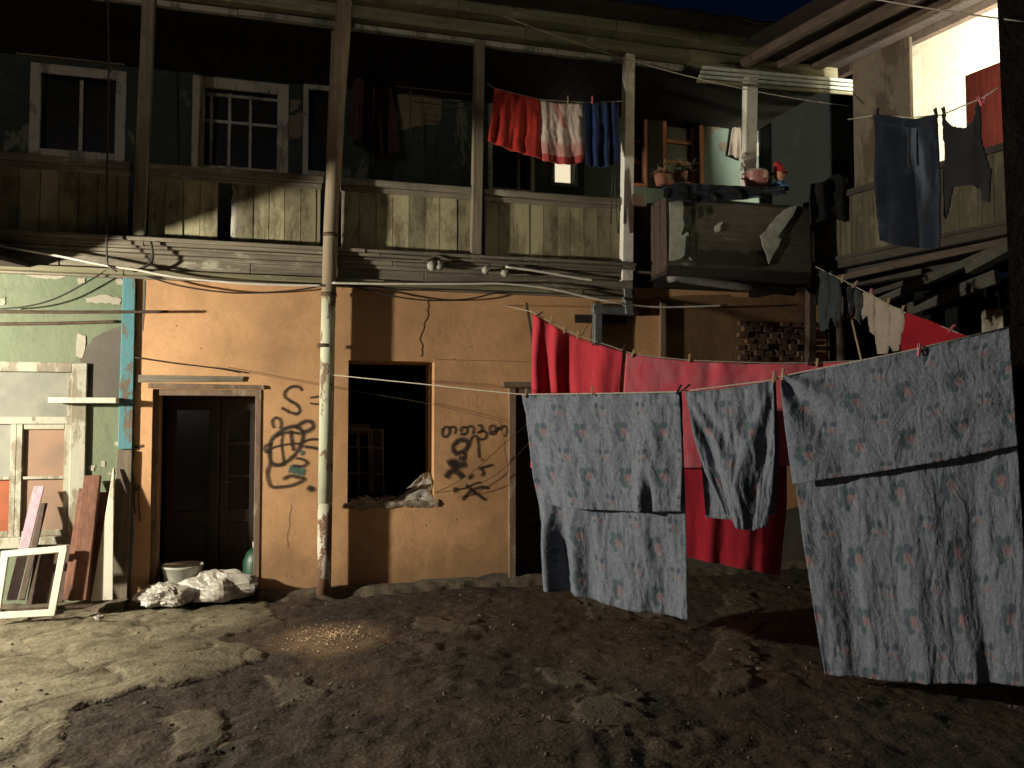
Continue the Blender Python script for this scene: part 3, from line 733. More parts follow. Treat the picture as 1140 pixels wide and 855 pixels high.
# ceiling of the gallery and roof
m = MB()
for i in range(60):
    a = S_L+i*.178
    if a > S_R+.4: break
    m.fbox(a, a+.172, -.02, 1.75, 5.30+random.uniform(-.004, .004), 5.33)
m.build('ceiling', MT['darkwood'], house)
m = MB()
n = 110
for i in range(n):      # corrugated roof sheet
    a = S_L+(S_R+.3-S_L)*i/n; b = S_L+(S_R+.3-S_L)*(i+1)/n
    za = .015*math.sin(i*1.3); zb = .015*math.sin((i+1)*1.3)
    m.quad(P(a, -.55, 5.60+za), P(b, -.55, 5.60+zb), P(b, 3.8, 6.5+zb), P(a, 3.8, 6.5+za))
    m.quad(P(a, -.55, 5.58+za), P(a, 3.8, 6.48+za), P(b, 3.8, 6.48+zb), P(b, -.55, 5.58+zb))
m.build('roof', MT['roof'], house)
lb(5.53, 5.585, -.52, -.30, 'fascia', 'darkwood')
# gallery floor
MB().fbox(S_L, S_R, -.02, 1.75, 3.07, 3.15).build('gallery_floor', MT['darkwood'], house)
# ---- gallery back wall with windows
GD = 1.5
def grect(u0, v0, u1, v1, d=GD):
    a, zt = fs(u0, v0, d); b, zb = fs(u1, v1, d); return a, b, zb, zt
gw = [grect(47, 82, 128, 172), grect(228, 98, 308, 190), grect(344, 100, 366, 192), grect(548, 118, 590, 212), grect(617, 130, 639, 205), grect(701, 129, 717, 205), grect(741, 129, 778, 205)]
smint = fs(650, 100, GD)[0]
m = MB(); holed(m, S_L, smint, 3.1, 5.4, gw[:5], .2, GD); m.build('gallery_wall', MT['gallery'], house)
m = MB(); holed(m, smint, S_R+.5, 3.1, 5.4, gw[5:], .2, GD); m.build('gallery_wall', MT['mint'], house, label='peeling mint plaster on the gallery back wall')
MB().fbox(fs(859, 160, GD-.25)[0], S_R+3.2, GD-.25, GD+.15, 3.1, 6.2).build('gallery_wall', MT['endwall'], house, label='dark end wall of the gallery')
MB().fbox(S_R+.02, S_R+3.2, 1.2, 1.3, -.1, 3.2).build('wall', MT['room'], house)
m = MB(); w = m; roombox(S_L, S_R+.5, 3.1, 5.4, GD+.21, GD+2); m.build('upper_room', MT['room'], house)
def gwindow(r, mat, tw=.09, bars=(), hb=(), pane='glassdark', d=GD, lit=None, proud=.03, sash=.035):
    a, b, z0, z1 = r
    f = MB(); f.fbox(a-tw, a, d-proud, d+.05, z0-tw, z1+tw); f.fbox(b, b+tw, d-proud, d+.05, z0-tw, z1+tw)
    f.fbox(a+.001, b-.001, d-proud, d+.05, z1, z1+tw); f.fbox(a+.001, b-.001, d-proud, d+.05, z0-tw, z0)
    win = f.build('window', MT[mat], house, bevel=.006)
    g = MB()
    for x in bars: g.fbox(a+(b-a)*x-sash/2, a+(b-a)*x+sash/2, d+.08, d+.12, z0, z1)
    for y in hb: g.fbox(a+.002, b-.002, d+.082, d+.118, z0+(z1-z0)*y-sash/2, z0+(z1-z0)*y+sash/2)
    if bars or hb: g.build('sash', MT[mat], win)
    MB().fbox(a+.002, b-.002, d+.13, d+.14, z0+.002, z1-.002).build('pane', MT[pane], win)
    return win
gwindow(gw[0], 'trim', .1, (.5,), (), tw if False else 'glassdark') if False else gwindow(gw[0], 'trim', .10, (.5,), ())
gwindow(gw[1], 'trim', .12, (.08, .33, .62), (.62, .97), sash=.03)
gwindow(gw[2], 'trim', .06, (), ())
gwindow(gw[3], 'trim', .05, (.75,), ())
gwindow(gw[4], 'trim', .04, (), (.8,), pane='lit_pane')
gwindow(gw[5], 'orangewood', .035, (), (.03, .35, .67, .97), pane='pane_dim', sash=.035)
gwindow(gw[6], 'orangewood', .06, (.06, .94), (.03, .34, .66, .97), pane='pane_dim', sash=.045)
MB().fbox(gw[5][1]+.04, gw[6][0]-.065, GD-.02, GD-.004, gw[6][2]-.1, gw[6][3]+.08).build('shutter', MT['darkwood'], house)
# lighter band of plaster over the windows
MB().fbox(fs(200, 80, GD)[0], fs(372, 80, GD)[0], GD-.05, GD, *sorted((fs(250, 84, GD)[1], fs(250, 66, GD)[1]))).build('lintel_board', MT['oldwood'], house)
MB().fbox(fs(20, 60, GD)[0], fs(140, 60, GD)[0], GD-.05, GD, *sorted((fs(80, 68, GD)[1], fs(80, 52, GD)[1]))).build('lintel_board', MT['oldwood'], house)
MB().fbox(fs(404, 80, GD)[0], fs(530, 80, GD)[0], GD-.04, GD, *sorted((fs(460, 96, GD)[1], fs(460, 82, GD)[1]))).build('lintel_board', MT['oldwood'], house)
def gpatch(pts, mat, d=GD-.006, amp=1.2, n=3, name='plaster_patch'):
    q = [fac(u, v, d) for u, v in jag(pts, amp, n)]; return MB().poly(q, M*.01).build(name, MT[mat], house)
gpatch([(440, 104), (492, 106), (490, 138), (470, 140), (440, 146)], 'beige'); gpatch([(498, 102), (526, 104), (526, 112), (500, 112)], 'limewash')
gpatch([(322, 112), (334, 110), (332, 122), (324, 126)], 'beige', amp=2); gpatch([(320, 128), (338, 126), (336, 150), (322, 154)], 'beige', amp=3)
gpatch([(782, 130), (858, 132), (858, 150), (842, 148), (836, 142), (800, 144), (790, 150), (784, 190), (780, 190)], 'beige', amp=2)
gpatch([(800, 160), (812, 158), (810, 168), (802, 168)], 'beige'); gpatch([(836, 160), (846, 158), (850, 172), (840, 174)], 'chip')
# second window pair: rods of a clothes airer in the gallery
air = thing('clothes_airer', 'rusty rods of a clothes airer in the gallery left of the third post', 'airer', fac(480, 200, .9))
for (a, b) in (((440, 96), (530, 106)), ((448, 104), (530, 116)), ((456, 112), (530, 122)), ((457, 100), (457, 150)), ((470, 104), (470, 195))):
    MB().tube([fac(a[0], a[1], .9), fac(b[0], b[1], .9)], .008, 6).build('rod', MT['metal_rust'], air)
# ---- ground floor window in the green wall
a, b, z0, z1 = GWIN
f = MB()
tw = .115
f.fbox(b-.02, b+tw-.02, -.035, .06, z0-.09, z1+.06, jit=.004); f.fbox(a-.05, b-.021, -.033, .06, z1-.02, z1+.06, jit=.003); f.fbox(a-.05, b-.021, -.033, .06, z0-.09, z0+.0, jit=.003)
gwin = f.build('window', MT['whiteframe'], house, bevel=.005, label='large worn white framed window in the green wall')
s_m = fs(16, 500)[0]; s_m0 = fs(22, 500)[0]; zt = fs(40, 468)[1]; zmid = fs(40, 532)[1]
f = MB(); sa = .035
f.fbox(a, b-.022, .0, .05, zt-.03, zt+.03)
f.fbox(s_m-.03, s_m+.012, .002, .048, z0+.002, zt-.032); f.fbox(s_m+.016, s_m+.058, -.004, .046, z0+.002, zt-.032)
f.fbox(b-.075, b-.022, .004, .05, z0+.002, zt-.032); f.fbox(b-.06, b-.022, .004, .05, zt+.032, z1-.022)
f.fbox(s_m+.06, b-.077, .004, .05, z0+.002, z0+.05); f.fbox(s_m+.06, b-.077, .006, .04, zmid-.012, zmid+.012); f.fbox(s_m+.06, b-.077, .004, .05, zt-.075, zt-.034)
f.fbox(a, s_m-.032, .006, .04, zmid-.012, zmid+.012); f.fbox(a, s_m-.032, .004, .05, z0+.002, z0+.05)
f.build('sash', MT['whiteframe'], gwin, bevel=.003)
def pane(s0, s1, za, zb, mat, d=.028):
    MB().fbox(s0, s1, d, d+.004, za, zb).build('pane', MT[mat], gwin)
pane(a, b-.03, zt+.03, z1-.02, 'pane_hazy'); pane(s_m+.05, b-.06, zmid, zt-.04, 'pane_dusty'); pane(s_m+.05, b-.06, z0+.04, zmid-.001, 'pane_dusty')
pane(a, s_m-.02, zmid, zt-.03, 'pane_hazy'); pane(a, s_m-.02, z0+.04, zmid-.001, 'pane_orange')
# ---- doorway
a, b, z0, z1 = DOOR
f = MB(); f.fbox(a+.0, a+.05, .04, .20, 0, z1, jit=.003); f.fbox(b-.05, b+.0, -.01, .16, 0, z1, jit=.003); f.fbox(a+.051, b-.051, .02, .18, z1-.055, z1-.002)
dfr = f.build('door_frame', MT['frame'], house, bevel=.004)
MB().fbox(a-.03, b+.02, -.025, .03, z1+.003, z1+.045, jit=.006).build('lintel', MT['frame'], house)
MB().fbox(a-.12, a+.75, -.02, .03, z1+.065, z1+.12, jit=.01).build('lintel', MT['oldwood'], house)
def leaf(s0, s1, d, z1, panes, st=.10):
    m = MB(); zb = .62
    m.fbox(s0, s0+st, d, d+.045, .03, z1); m.fbox(s1-st, s1, d, d+.045, .03, z1); m.fbox(s0+st, s1-st, d, d+.045, z1-.12, z1); m.fbox(s0+st, s1-st, d, d+.045, zb, zb+.12)
    m.fbox(s0+st, s1-st, d, d+.045, .03, .16); m.fbox(s0+st+.001, s1-st-.001, d+.018, d+.034, .16, zb)
    for i in range(1, panes): zz = zb+.12+(z1-.12-zb-.12)*i/panes; m.fbox(s0+st, s1-st, d+.005, d+.035, zz-.015, zz+.015)
    o = m.build('door', MT['doorwood'], house, bevel=.004)
    MB().fbox(s0+st, s1-st, d+.022, d+.028, zb+.12, z1-.12).build('pane', MT['glassdark'], o)
    return o
mid = a+(b-a)*.57
leaf(a+.05, mid-.004, .42, z1-.06, 1, .085); dl = leaf(mid+.004, b-.05, .44, z1-.06, 3, .07)
MB().tube([P(mid+.04, .435, 1.0), P(mid+.04, .40, 1.0), P(mid+.09, .40, 1.0)], .008, 6).build('handle', MT['metal_rust'], dl)
# ---- empty window hole: broken sill, boards and barred inner window
a, b, z0, z1 = WIN
m = MB()
n = 44; prof = ((.32, .9), (.12, 1), (.03, .95), (-.01, .6), (-.018, -.1), (-.012, -.9), (.01, -1.1))
for i in range(n+1):
    s_ = a-.05+(b-a+.09)*i/n; H = .035*(1+1.1*nz(s_*6, 2, 2)+.5*nz(s_*17, 1, 4))
    for (x, y) in prof: m.v.append(P(s_, x+.014*nz(s_*13, y*3, 5), z0+.01+H*y+.012*nz(s_*9, x*8, 9)))
k = len(prof)
for i in range(n):
    for j in range(k-1): q = i*k+j; m.f.append((q, q+1, q+k+1, q+k))
m.build('broken_sill', MT['rubble'], house)
m = MB()
for i in range(26):
    t = random.random(); m.blob(P(a+(b-a)*t, random.uniform(.02, .3), z0+.03+.02*random.random()), (random.uniform(.02, .05), random.uniform(.02, .04), random.uniform(.015, .03)), i, .5, 7, 5)
rb = m.build('rubble', MT['rubble'], house); rb['kind'] = 'stuff'
# inner barred window seen through the hole
q0 = .9
m = MB(); 
for u in (386, 399, 411, 414, 426): m.bar(fac(u, 478, q0), fac(u+1, 548, q0), .018, .018)
for v in (477, 497, 526): m.bar(fac(384, v, q0), fac(428, v+2, q0), .018, .018, side=M)
m.bar(fac(398, 488, q0-.02), fac(398, 497, q0-.02), .05, .02, side=M)
m.build('grille', MT['whiteframe'], house, label='barred inner window in the dark room')
MB().fbox(fs(384, 470, q0+.1)[0], fs(412, 470, q0+.1)[0], q0+.1, q0+.14, fs(390, 484, q0)[1], fs(390, 472, q0)[1]).build('inner_panel', MT['pane_hazy'], house)
MB().fbox(fs(414, 470, q0+.1)[0], fs(425, 470, q0+.1)[0], q0+.1, q0+.14, fs(390, 552, q0)[1], fs(390, 482, q0)[1]).build('inner_panel', MT['greyplaster'], house)
# ---- second, half hidden doorway
a, b, z0, z1 = D2
f = MB(); f.fbox(a, a+.07, -.03, .14, 0, z1, jit=.004); f.fbox(b-.06, b, -.03, .14, 0, z1, jit=.004); f.fbox(a-.07, b+.05, -.07, .12, z1+.004, z1+.06, jit=.004); f.fbox(a+.071, b-.061, -.02, .12, z1-.06, z1, jit=.002)
f.build('door_frame', MT['frame'], house, bevel=.005)
m = MB(); m.fbox(a+.07, b-.06, .16, .20, .02, z1-.06); m.fbox(a+.072, a+.13, .13, .158, .02, z1-.062); m.fbox(a+.131, b-.061, .13, .158, .55, .66); m.fbox(a+.131, b-.061, .132, .158, 1.2, 1.28)
m.build('door', MT['doorwood'], house, bevel=.004)
# ---- tin box duct with elbow, timber stud, brick infill on the right
m = MB(); m.bar(fac(665, 338, -.06), fac(664, 452, -.06), .08, .08, side=M); m.bar(fac(659, 345, -.062), fac(705, 347, -.062), .09, .08, side=M); m.bar(fac(697, 322, -.064), fac(699, 350, -.064), .10, .085, side=M)
m.build('duct', MT['tin'], house, bevel=.004)
MB().bar(fac(737, 336, -.03), fac(737, 470, -.03), .06, .05, side=M).build('stud', MT['frame'], house)
MB().fbox(fs(640, 452)[0], fs(700, 452)[0], -.02, .02, fs(660, 360)[1], fs(660, 351)[1]).build('lintel', MT['darkwood'], house)
m = MB(); s0, zb0 = fs(822, 415, -.02); s1, _ = fs(902, 415, -.02)
z = fs(850, 480, 0)[1]; row = 0
while z < fs(850, 362, 0)[1]:
    s = s0+(row % 2)*.06+random.uniform(-.02, .03)
    while s < s1:
        if random.random() > .05: m.fbox(s, s+.11*random.uniform(.8, 1.1), -.04+random.uniform(-.02, .02), .01, z, z+.052*random.uniform(.8, 1.1), jit=.008)
        s += .125
    z += .062; row += 1
m.build('brick_infill', MT['brick'], house, bevel=.006)
# footing ledge: one continuous lumpy strip
def footing(s0, s1, dep, hgt, mat, seed):
    m = MB(); n = int((s1-s0)/.035); prof = ((0, 1), (.35, 1), (.7, .92), (.92, .55), (1.0, 0.0), (1.05, -1.0))
    for i in range(n+1):
        s_ = s0+(s1-s0)*i/n; D = dep*(1+.45*nz(s_*1.4, seed)+.18*nz(s_*7, seed)); H = hgt*(1+.35*nz(s_*1.7, seed, 5)+.2*nz(s_*9, seed, 8))
        for (x, y) in prof: m.v.append(P(s_, -D*x+.012*nz(s_*11, x*5, seed), (H*y if y >= 0 else -.06)+.008*nz(s_*14, x*6, 3)))
    k = len(prof)
    for i in range(n):
        for j in range(k-1): a = i*k+j; m.f.append((a, a+1, a+k+1, a+k))
    m.build('footing', MT[mat], house, False)
footing(DOOR[1]+.01, 3.5, .13, .07, 'footmud', 3)
footing(-5.4, sp0+.1, .26, .06, 'footmud', 9)
footing(sp1-.02, DOOR[0]+.02, .16, .05, 'footmud', 5)
# ---- boxed balcony hanging from the gallery
bd = -.42
bz0, bz1 = fs(760, 296, bd)[1], fs(760, 222, bd)[1]
bs0, bs1 = fs(745, 250, bd)[0], fs(902, 250, bd)[0]
m = MB(); nB = 22; nZ = 8
box_ = m
for i in range(nB):
    for j in range(nZ):
        q = []
        for (ii, jj) in ((i, j), (i+1, j), (i+1, j+1), (i, j+1)):
            s = bs0+(bs1-bs0)*ii/nB; zz = bz0+(bz1-bz0)*jj/nZ
            q.append(P(s, bd+.015*nz(s*2, zz*3, 4), zz))
        m.quad(*q)
fr = m.build('front_panel', MT['tarp'], house, label='rough grey front panel of the boxed balcony with torn white paint')
def bpatch(pts, mat='limewash', amp=1.2, d=bd-.018, n=3):
    q = [fac(u, v, d) for u, v in jag(pts, amp, n)]; MB().poly(q, M*.006).build('paint_flake', MT[mat], fr)
bpatch([(745, 225), (760, 224), (762, 250), (758, 262), (766, 258), (768, 272), (758, 288), (745, 290)])
bpatch([(872, 234), (888, 228), (878, 246), (866, 264), (870, 266), (856, 294), (852, 280), (846, 262), (852, 258), (862, 244)])
bpatch([(800, 248), (804, 246), (802, 256), (796, 260), (795, 254)]); bpatch([(764, 286), (782, 280), (790, 286), (770, 290)])
bpatch([(768, 280), (800, 277), (822, 284), (842, 279), (852, 290), (846, 296), (800, 294), (776, 296)], 'darkwood', 2.2, bd-.020, 5); bpatch([(776, 232), (782, 230), (784, 240), (778, 244)], 'darkwood', 1.2, bd-.019); bpatch([(764, 262), (768, 264), (767, 286), (762, 290)], 'darkwood', 1, bd-.021)
m = MB(); 
sl = fs(745, 250, bd)[0]
for i in range(3): m.fbox(sl-.03-.002*i, sl-.005, bd+.135*i, bd+.13+.135*i, bz0-.05, bz1+.02, jit=.006)
m.build('side_boards', MT['plank_dark'], house)
MB().fbox(bs0-.03, bs1, bd, -.02, bz0-.09, bz0-.03).build('balcony_floor', MT['darkwood'], house)
MB().fbox(bs0-.03, bs1, bd+.001, bd+.06, bz0-.029, bz0-.002).build('balcony_beam', MT['darkwood'], house)
MB().fbox(bs0-.01, bs1, bd-.01, bd+.08, bz1-.01, bz1+.02).build('balcony_rail', MT['darkwood'], house)
# dark sheet standing in for the shaded opening beside it, not a parapet
MB().fbox(fs(706, 250)[0], fs(760, 250)[0], .02, .06, Z_PAR0, Z_RAIL+.02).build('parapet', MT['darkwood'], house)
MB().bar(fac(903, 292, -.12), fac(901, 500, -.12), .08, .08, side=M).build('timber_prop', MT['plank_dark'], house)

# ---- pole in front of the facade
pole = thing('wooden_pole', 'tall round pole with flaking pale paint standing before the orange wall', 'pole', fac(360, 657, -.15))
pts = [(360.5, 661, 7.4), (362, 560, 7.6), (364.5, 400, 7.6), (366, 330, 7.6), (368.5, 250, 7.8), (375, 130, 8.2), (381, 40, 8.6), (386, -40, 9)]
def pp(q, d=-.15): return fac(q[0], q[1], d)
def seg(i, j, mat, name, bulge=0, lab=None):
    MB().tube([pp(pts[k]) for k in range(i, j+1)], [pts[k][2]*.0084+bulge for k in range(i, j+1)], 16).build(name, MT[mat], pole, True, label=lab)
seg(0, 1, 'pole_low', 'shaft', lab='rusty flaking foot of the pole'); seg(1, 3, 'pole_paint', 'shaft', lab='pale painted middle of the pole'); seg(3, 7, 'pole', 'shaft', lab='bare brown top of the pole')
for (u, v) in ((366.3, 328), (368.2, 262), (362, 385)):
    MB().tube([fac(u, v-2, -.15), fac(u-.1, v+2, -.15)], .070, 16).build('band', MT['metal_rust'], pole, True)

# ================================================================== RIGHT WING
wing = thing('timber_wing', 'timber gallery wing of the courtyard closing the right side', 'building', RO, math.atan2(RT.y, RT.x))
WL = 5.0
def rrect(u0, v0, u1, v1, d=0):
    a, zt = rs(u0, v0, d); b, zb = rs(u1, v1, d); return a, b, zb, zt
pbz = 3.28; prz = 3.92
m = MB(); s = -.05
while s < WL:
    e = s+random.uniform(.13, .17); m.fbox(s+.002, e-.002, -.02, .012+random.uniform(-.004, .004), pbz, prz-.03, frame=RP); s = e
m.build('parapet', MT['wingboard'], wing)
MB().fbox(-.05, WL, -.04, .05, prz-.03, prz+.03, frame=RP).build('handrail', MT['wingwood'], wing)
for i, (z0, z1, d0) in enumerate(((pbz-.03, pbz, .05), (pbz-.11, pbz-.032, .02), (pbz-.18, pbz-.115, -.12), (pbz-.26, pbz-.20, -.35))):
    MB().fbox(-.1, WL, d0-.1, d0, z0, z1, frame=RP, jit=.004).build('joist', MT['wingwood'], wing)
MB().fbox(-.1, WL, -2.2, -.06, pbz-.03, pbz, frame=RP).build('gallery_floor', MT['darkwood'], wing)
# plastered pier at the joint
pa = rs(950, 160)[0]; pb = rs(1011, 160)[0]
MB().fbox(pa-.03, pb, -.09, -.045, pbz, 5.3, frame=RP).build('pier', MT['beige'], wing)
# lit back wall of the gallery and its dark red door
gd = -1.05
MB().fbox(pb-.80, WL+1, gd-.1, gd, pbz, 7.4, frame=RP).build('gallery_wall', MT['cream'], wing, label='brightly lit cream wall inside the gallery')
a, b, z0, z1 = rrect(1077, 84, 1150, 175, gd)
MB().fbox(a, b, gd+.002, gd+.010, pbz, z1, frame=RP).build('door', MT['reddoor'], wing)
# roof: boards and battens, overhanging the yard
ez = 5.33
m = MB()
n = 26
for i in range(n):
    s0 = -.35+(WL+.5)*i/n; s1 = -.35+(WL+.5)*(i+1)/n-.004
    z = ez+.04
    m.hexa([RP(s, d, h0+z+(.92-d)*.10) for h0 in (0, .02) for (s, d) in ((s0, .92), (s1, .92), (s1, -.55), (s0, -.55))])
m.build('roof', MT['eaveboards'], wing)
for d, w_ in ((.90, .07), (.45, .09), (.03, .10), (-.45, .08)):
    MB().fbox(-.35, WL, d-w_/2, d+w_/2, ez-.05+(.92-d)*.10, ez+.035+(.92-d)*.10, frame=RP, jit=.004).build('purlin', MT['purlin'], wing)
m = MB(); m.quad(RP(-.45, 1.05, ez+.14), RP(WL, 1.05, ez+.14), RP(WL, -.6, ez+.34), RP(-.45, -.6, ez+.34)); m.quad(RP(-.45, 1.05, ez+.12), RP(-.45, -.6, ez+.32), RP(WL, -.6, ez+.32), RP(WL, 1.05, ez+.12)); m.build('roof', MT['roof'], wing)
# dark lower storey with header, openings and pale jamb
ld = -.9
m = MB()
m.fbox(-.6, WL, ld-.08, ld, -.1, 1.75, frame=RP)
for (u0, u1) in ((900, 936), (958, 985), (1018, 1036), (1052, 1066), (1112, 1150)):
    a = rs(u0, 350, ld)[0]; b = rs(u1, 350, ld)[0]; m.fbox(a, b, ld-.08, ld, 1.751, 2.95, frame=RP)
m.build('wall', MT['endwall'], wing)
MB().bar(at(1012, 345, 8.3), at(1110, 308, 7.2), .05, .13).build('header', MT['leanto'], wing)
MB().bar(at(1030, 356, 8.25), at(1044, 420, 8.2), .12, .05).build('upright', MT['leanto'], wing)
a = rs(1092, 330, ld+.3)[0]; b = rs(1116, 330, ld+.3)[0]
MB().fbox(a, b, ld+.26, ld+.3, 1.6, 2.62, frame=RP).build('jamb_panel', MT['whiteframe'], wing)
MB().bar(at(975, 338, 8.0), at(1150, 261, 6.6), .09, .07).build('beam', MT['leanto'], wing)
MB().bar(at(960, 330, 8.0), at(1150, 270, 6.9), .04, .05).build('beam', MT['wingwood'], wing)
MB().bar(at(925, 312, 8.3), at(1150, 262, 6.6), .05, .06).build('beam', MT['purlin'], wing)
MB().bar(at(1080, 300, 7.1), at(1150, 262, 6.5), .12, .09).build('beam', MT['leanto'], wing)
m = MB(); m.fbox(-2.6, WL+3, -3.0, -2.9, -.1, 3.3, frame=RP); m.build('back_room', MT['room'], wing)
# small lower partition behind shirts
MB().fbox(rs(903, 400, -.2)[0], rs(940, 400, -.2)[0], -.24, -.2, -.05, 2.9, frame=RP).build('board_partition', MT['plank_dark'], wing)

# near pier at the right edge
e0 = at(1108, 0, 4.75); e1 = at(1124, 380, 4.75)
m = MB(); x0b = 2.93+.06; x0t = e0.x
m.hexa([Vector((x0b+.05, 4.75, -.1)), Vector((6, 4.75, -.1)), Vector((6, 5.35, -.1)), Vector(((x0b+.05)*1.135, 5.35, -.1)), Vector((x0t-.02, 4.75, 6.4)), Vector((6, 4.75, 6.4)), Vector((6, 5.35, 6.4)), Vector(((x0t-.02)*1.135, 5.35, 6.4))])
m.build('masonry_pier', MT['pier'], None, top=('dark rough plastered pier at the right edge of the yard', 'pier'))

# roof strip and wall added unseen on the left; the edge casts the diagonal facade shade
LAMP = Vector((-6.15, 3.93, 2.12))
RZ = 2.85
A = fac(115, 276, -.06); B = fac(372, 199, -.06)
EA = LAMP+(A-LAMP)*((RZ-LAMP.z)/(A.z-LAMP.z)); EB = LAMP+(B-LAMP)*((RZ-LAMP.z)/(B.z-LAMP.z))
dr = (EB-EA).normalized(); p0 = EA-dr*1.0; p1 = EB+dr*6
shade_helper = thing('added_shade_roof', 'unseen roof strip and wall added on the left to shade the facade', 'shade_helper', (-8, 4, 0))
WST = 2.3
m = MB(); m.hexa([Vector(q) for q in ((p0.x-WST, p0.y, RZ), (p0.x, p0.y, RZ), (p1.x, p1.y, RZ), (p1.x-WST, p1.y, RZ), (p0.x-WST, p0.y, RZ+.06), (p0.x, p0.y, RZ+.03), (p1.x, p1.y, RZ+.03), (p1.x-WST, p1.y, RZ+.06))]); m.build('roof', MT['roof'], shade_helper)
MB().bar((-9.6, p1.y, 1.4), (-9.6, p0.y, 1.4), .1, 2.9).build('wall', MT['brownplaster'], shade_helper)

# ================================================================== CABLES, RODS, PIPES
def sag(a, b, s, n=16): return [a+(b-a)*(i/n)-Vector((0, 0, 4*s*(i/n)*(1-i/n))) for i in range(n+1)]
def cable(px, d, r, mat, name, label, cat, n=6):
    pts = smoothpath([tuple(fac(u, v, d)) for u, v in px], n)
    return MB().tube(pts, r, 6).build(name, MT[mat], None, True, top=(label, cat))
cable([(-30, 268), (0, 274), (60, 284), (120, 296), (150, 300), (200, 309), (280, 316), (362, 318)], -.2, .011, 'cable_white', 'cable', 'white cable from the left edge sagging above the doorway', 'cable')
cable([(368, 315), (430, 316), (520, 316), (560, 316), (610, 321), (660, 332), (700, 339), (740, 342), (808, 340)], -.2, .011, 'cable_white', 'cable', 'long white cable sagging under the gallery to the boxed balcony', 'cable')
cable([(563, 297), (600, 302), (640, 309), (660, 312)], -.17, .013, 'cable_white', 'pipe', 'short white conduit on the cornice right of the insulators', 'pipe')
cable([(156, 305), (200, 318), (260, 326), (320, 324), (360, 318)], -.08, .008, 'cable_dark', 'cable', 'dark cable sagging over the doorway below the white one', 'cable')
cable([(380, 315), (420, 326), (470, 334), (520, 333), (560, 325), (620, 323)], -.08, .008, 'cable_dark', 'cable', 'dark cable sagging above the empty window', 'cable')
cable([(400, 319), (450, 323), (520, 322), (600, 326), (700, 330)], -.09, .007, 'cable_dark', 'cable', 'dark cable along the cornice edge above the empty window', 'cable')
cable([(120, -20), (121, 100), (119, 200), (119, 285), (123, 297), (130, 302)], -.22, .008, 'cable_dark', 'cable', 'dark cable dropping straight down past the left parapet', 'cable')
cable([(168, 269), (170, 285), (166, 294), (150, 302), (146, 298)], -.17, .012, 'cable_dark', 'cable', 'short bent cable above the turquoise corner post', 'cable')
cable([(0, 344), (30, 341), (60, 333), (90, 318), (118, 301)], -.10, .007, 'cable_dark', 'cable', 'thin cable looping across the top of the green wall', 'cable')
cable([(-30, 347), (60, 347.5), (187, 347)], -.14, .013, 'metal_rust', 'rod', 'upper rusty iron rod across the green wall ending past the corner post', 'rod')
cable([(-30, 361), (60, 360), (132, 358)], -.02, .015, 'metal_rust', 'rod', 'lower dark rod running along the green wall to the corner post', 'rod')
cable([(150, 398), (190, 404), (240, 410), (268, 415)], -.03, .005, 'cable_dark', 'wire', 'thin wire above the doorway lintel', 'wire')
cable([(240, 408), (380, 433), (480, 450), (560, 470)], -.05, .0025, 'wire', 'wire', 'fine wire crossing the wall from the doorway to the half hidden door', 'wire')
cable([(480, 400), (560, 402), (640, 404)], -.02, .0025, 'wire', 'wire', 'fine level wire right of the empty window', 'wire')
cable([(484, 549), (520, 530), (560, 495), (600, 455), (660, 352)], -.10, .003, 'cable_dark', 'wire', 'straight thin wire slanting up over the graffiti', 'wire')
cable([(484, 549), (520, 543), (550, 530), (575, 508), (600, 480)], -.08, .003, 'cable_dark', 'wire', 'curved thin wire below the graffiti', 'wire')
cable([(690, 225), (688, 260), (683, 190), (680, 250)], -.16, .006, 'cable_dark', 'cable', 'loop of dark cable on the parapet left of the pale post', 'cable')
MB().tube([fac(744, 311, -.3), fac(752, 309, -.3), fac(766, 311, -.3), fac(820, 318, -.28), fac(884, 325, -.26)], [.034, .04, .045, .045, .045], 12).build('pipe', MT['pipe'], None, True, top=('fat grey drain pipe under the boxed balcony', 'pipe'))
wa = at(955, -6, 5.0)
MB().tube(sag(fac(560, 18, -.3), at(945, 118, 7.9), .12), .005, 6).build('wire', MT['rope'], None, True, top=('thin wire sagging below the eave to the right wing', 'wire'))
MB().tube(sag(at(880, -20, 5.4), at(1140, 24, 4.7), .02), .005, 6).build('wire', MT['rope'], None, True, top=('pale wire crossing the top right corner', 'wire'))
# insulators / small white knobs under the cornice
for i, (u, v, r, n_, lab) in enumerate(((483, 296, .045, 2, 'pair of dull round knobs under the small carved bracket'), (543, 301, .04, 1, 'left of two dull round knobs on the cornice'), (564, 304, .035, 1, 'right of two dull round knobs on the cornice'))):
    t = thing('insulator', lab, 'insulator', fac(u, v, -.16), group='insulators')
    for k in range(n_):
        MB().blob(fac(u+k*8-2, v, -.17), r, i+k, .18, 12, 8).build('knob', MT['whiteenamel' if False else 'bucket'], t, True)
    MB().tube([fac(u, v, -.18), fac(u, v, -.03)], .014, 8).build('pin', MT['metal_rust'], t)
ar = MB().tube([fac(u, v, -.155) for u, v in smoothpath([(470, 291), (478, 288), (486, 285), (494, 287), (503, 291)], 4)], .012, 6).build('bracket', MT['oldwood'], house)

# shelf board stuck out at the green wall
MB().fbox(fs(60, 447)[0], fs(134, 447)[0], -.16, -.012, fs(100, 449)[1], fs(100, 443)[1]).build('shelf_board', MT['plank_white'], None, bevel=.003, top=('white topped board projecting beside the window on the green wall', 'shelf'))

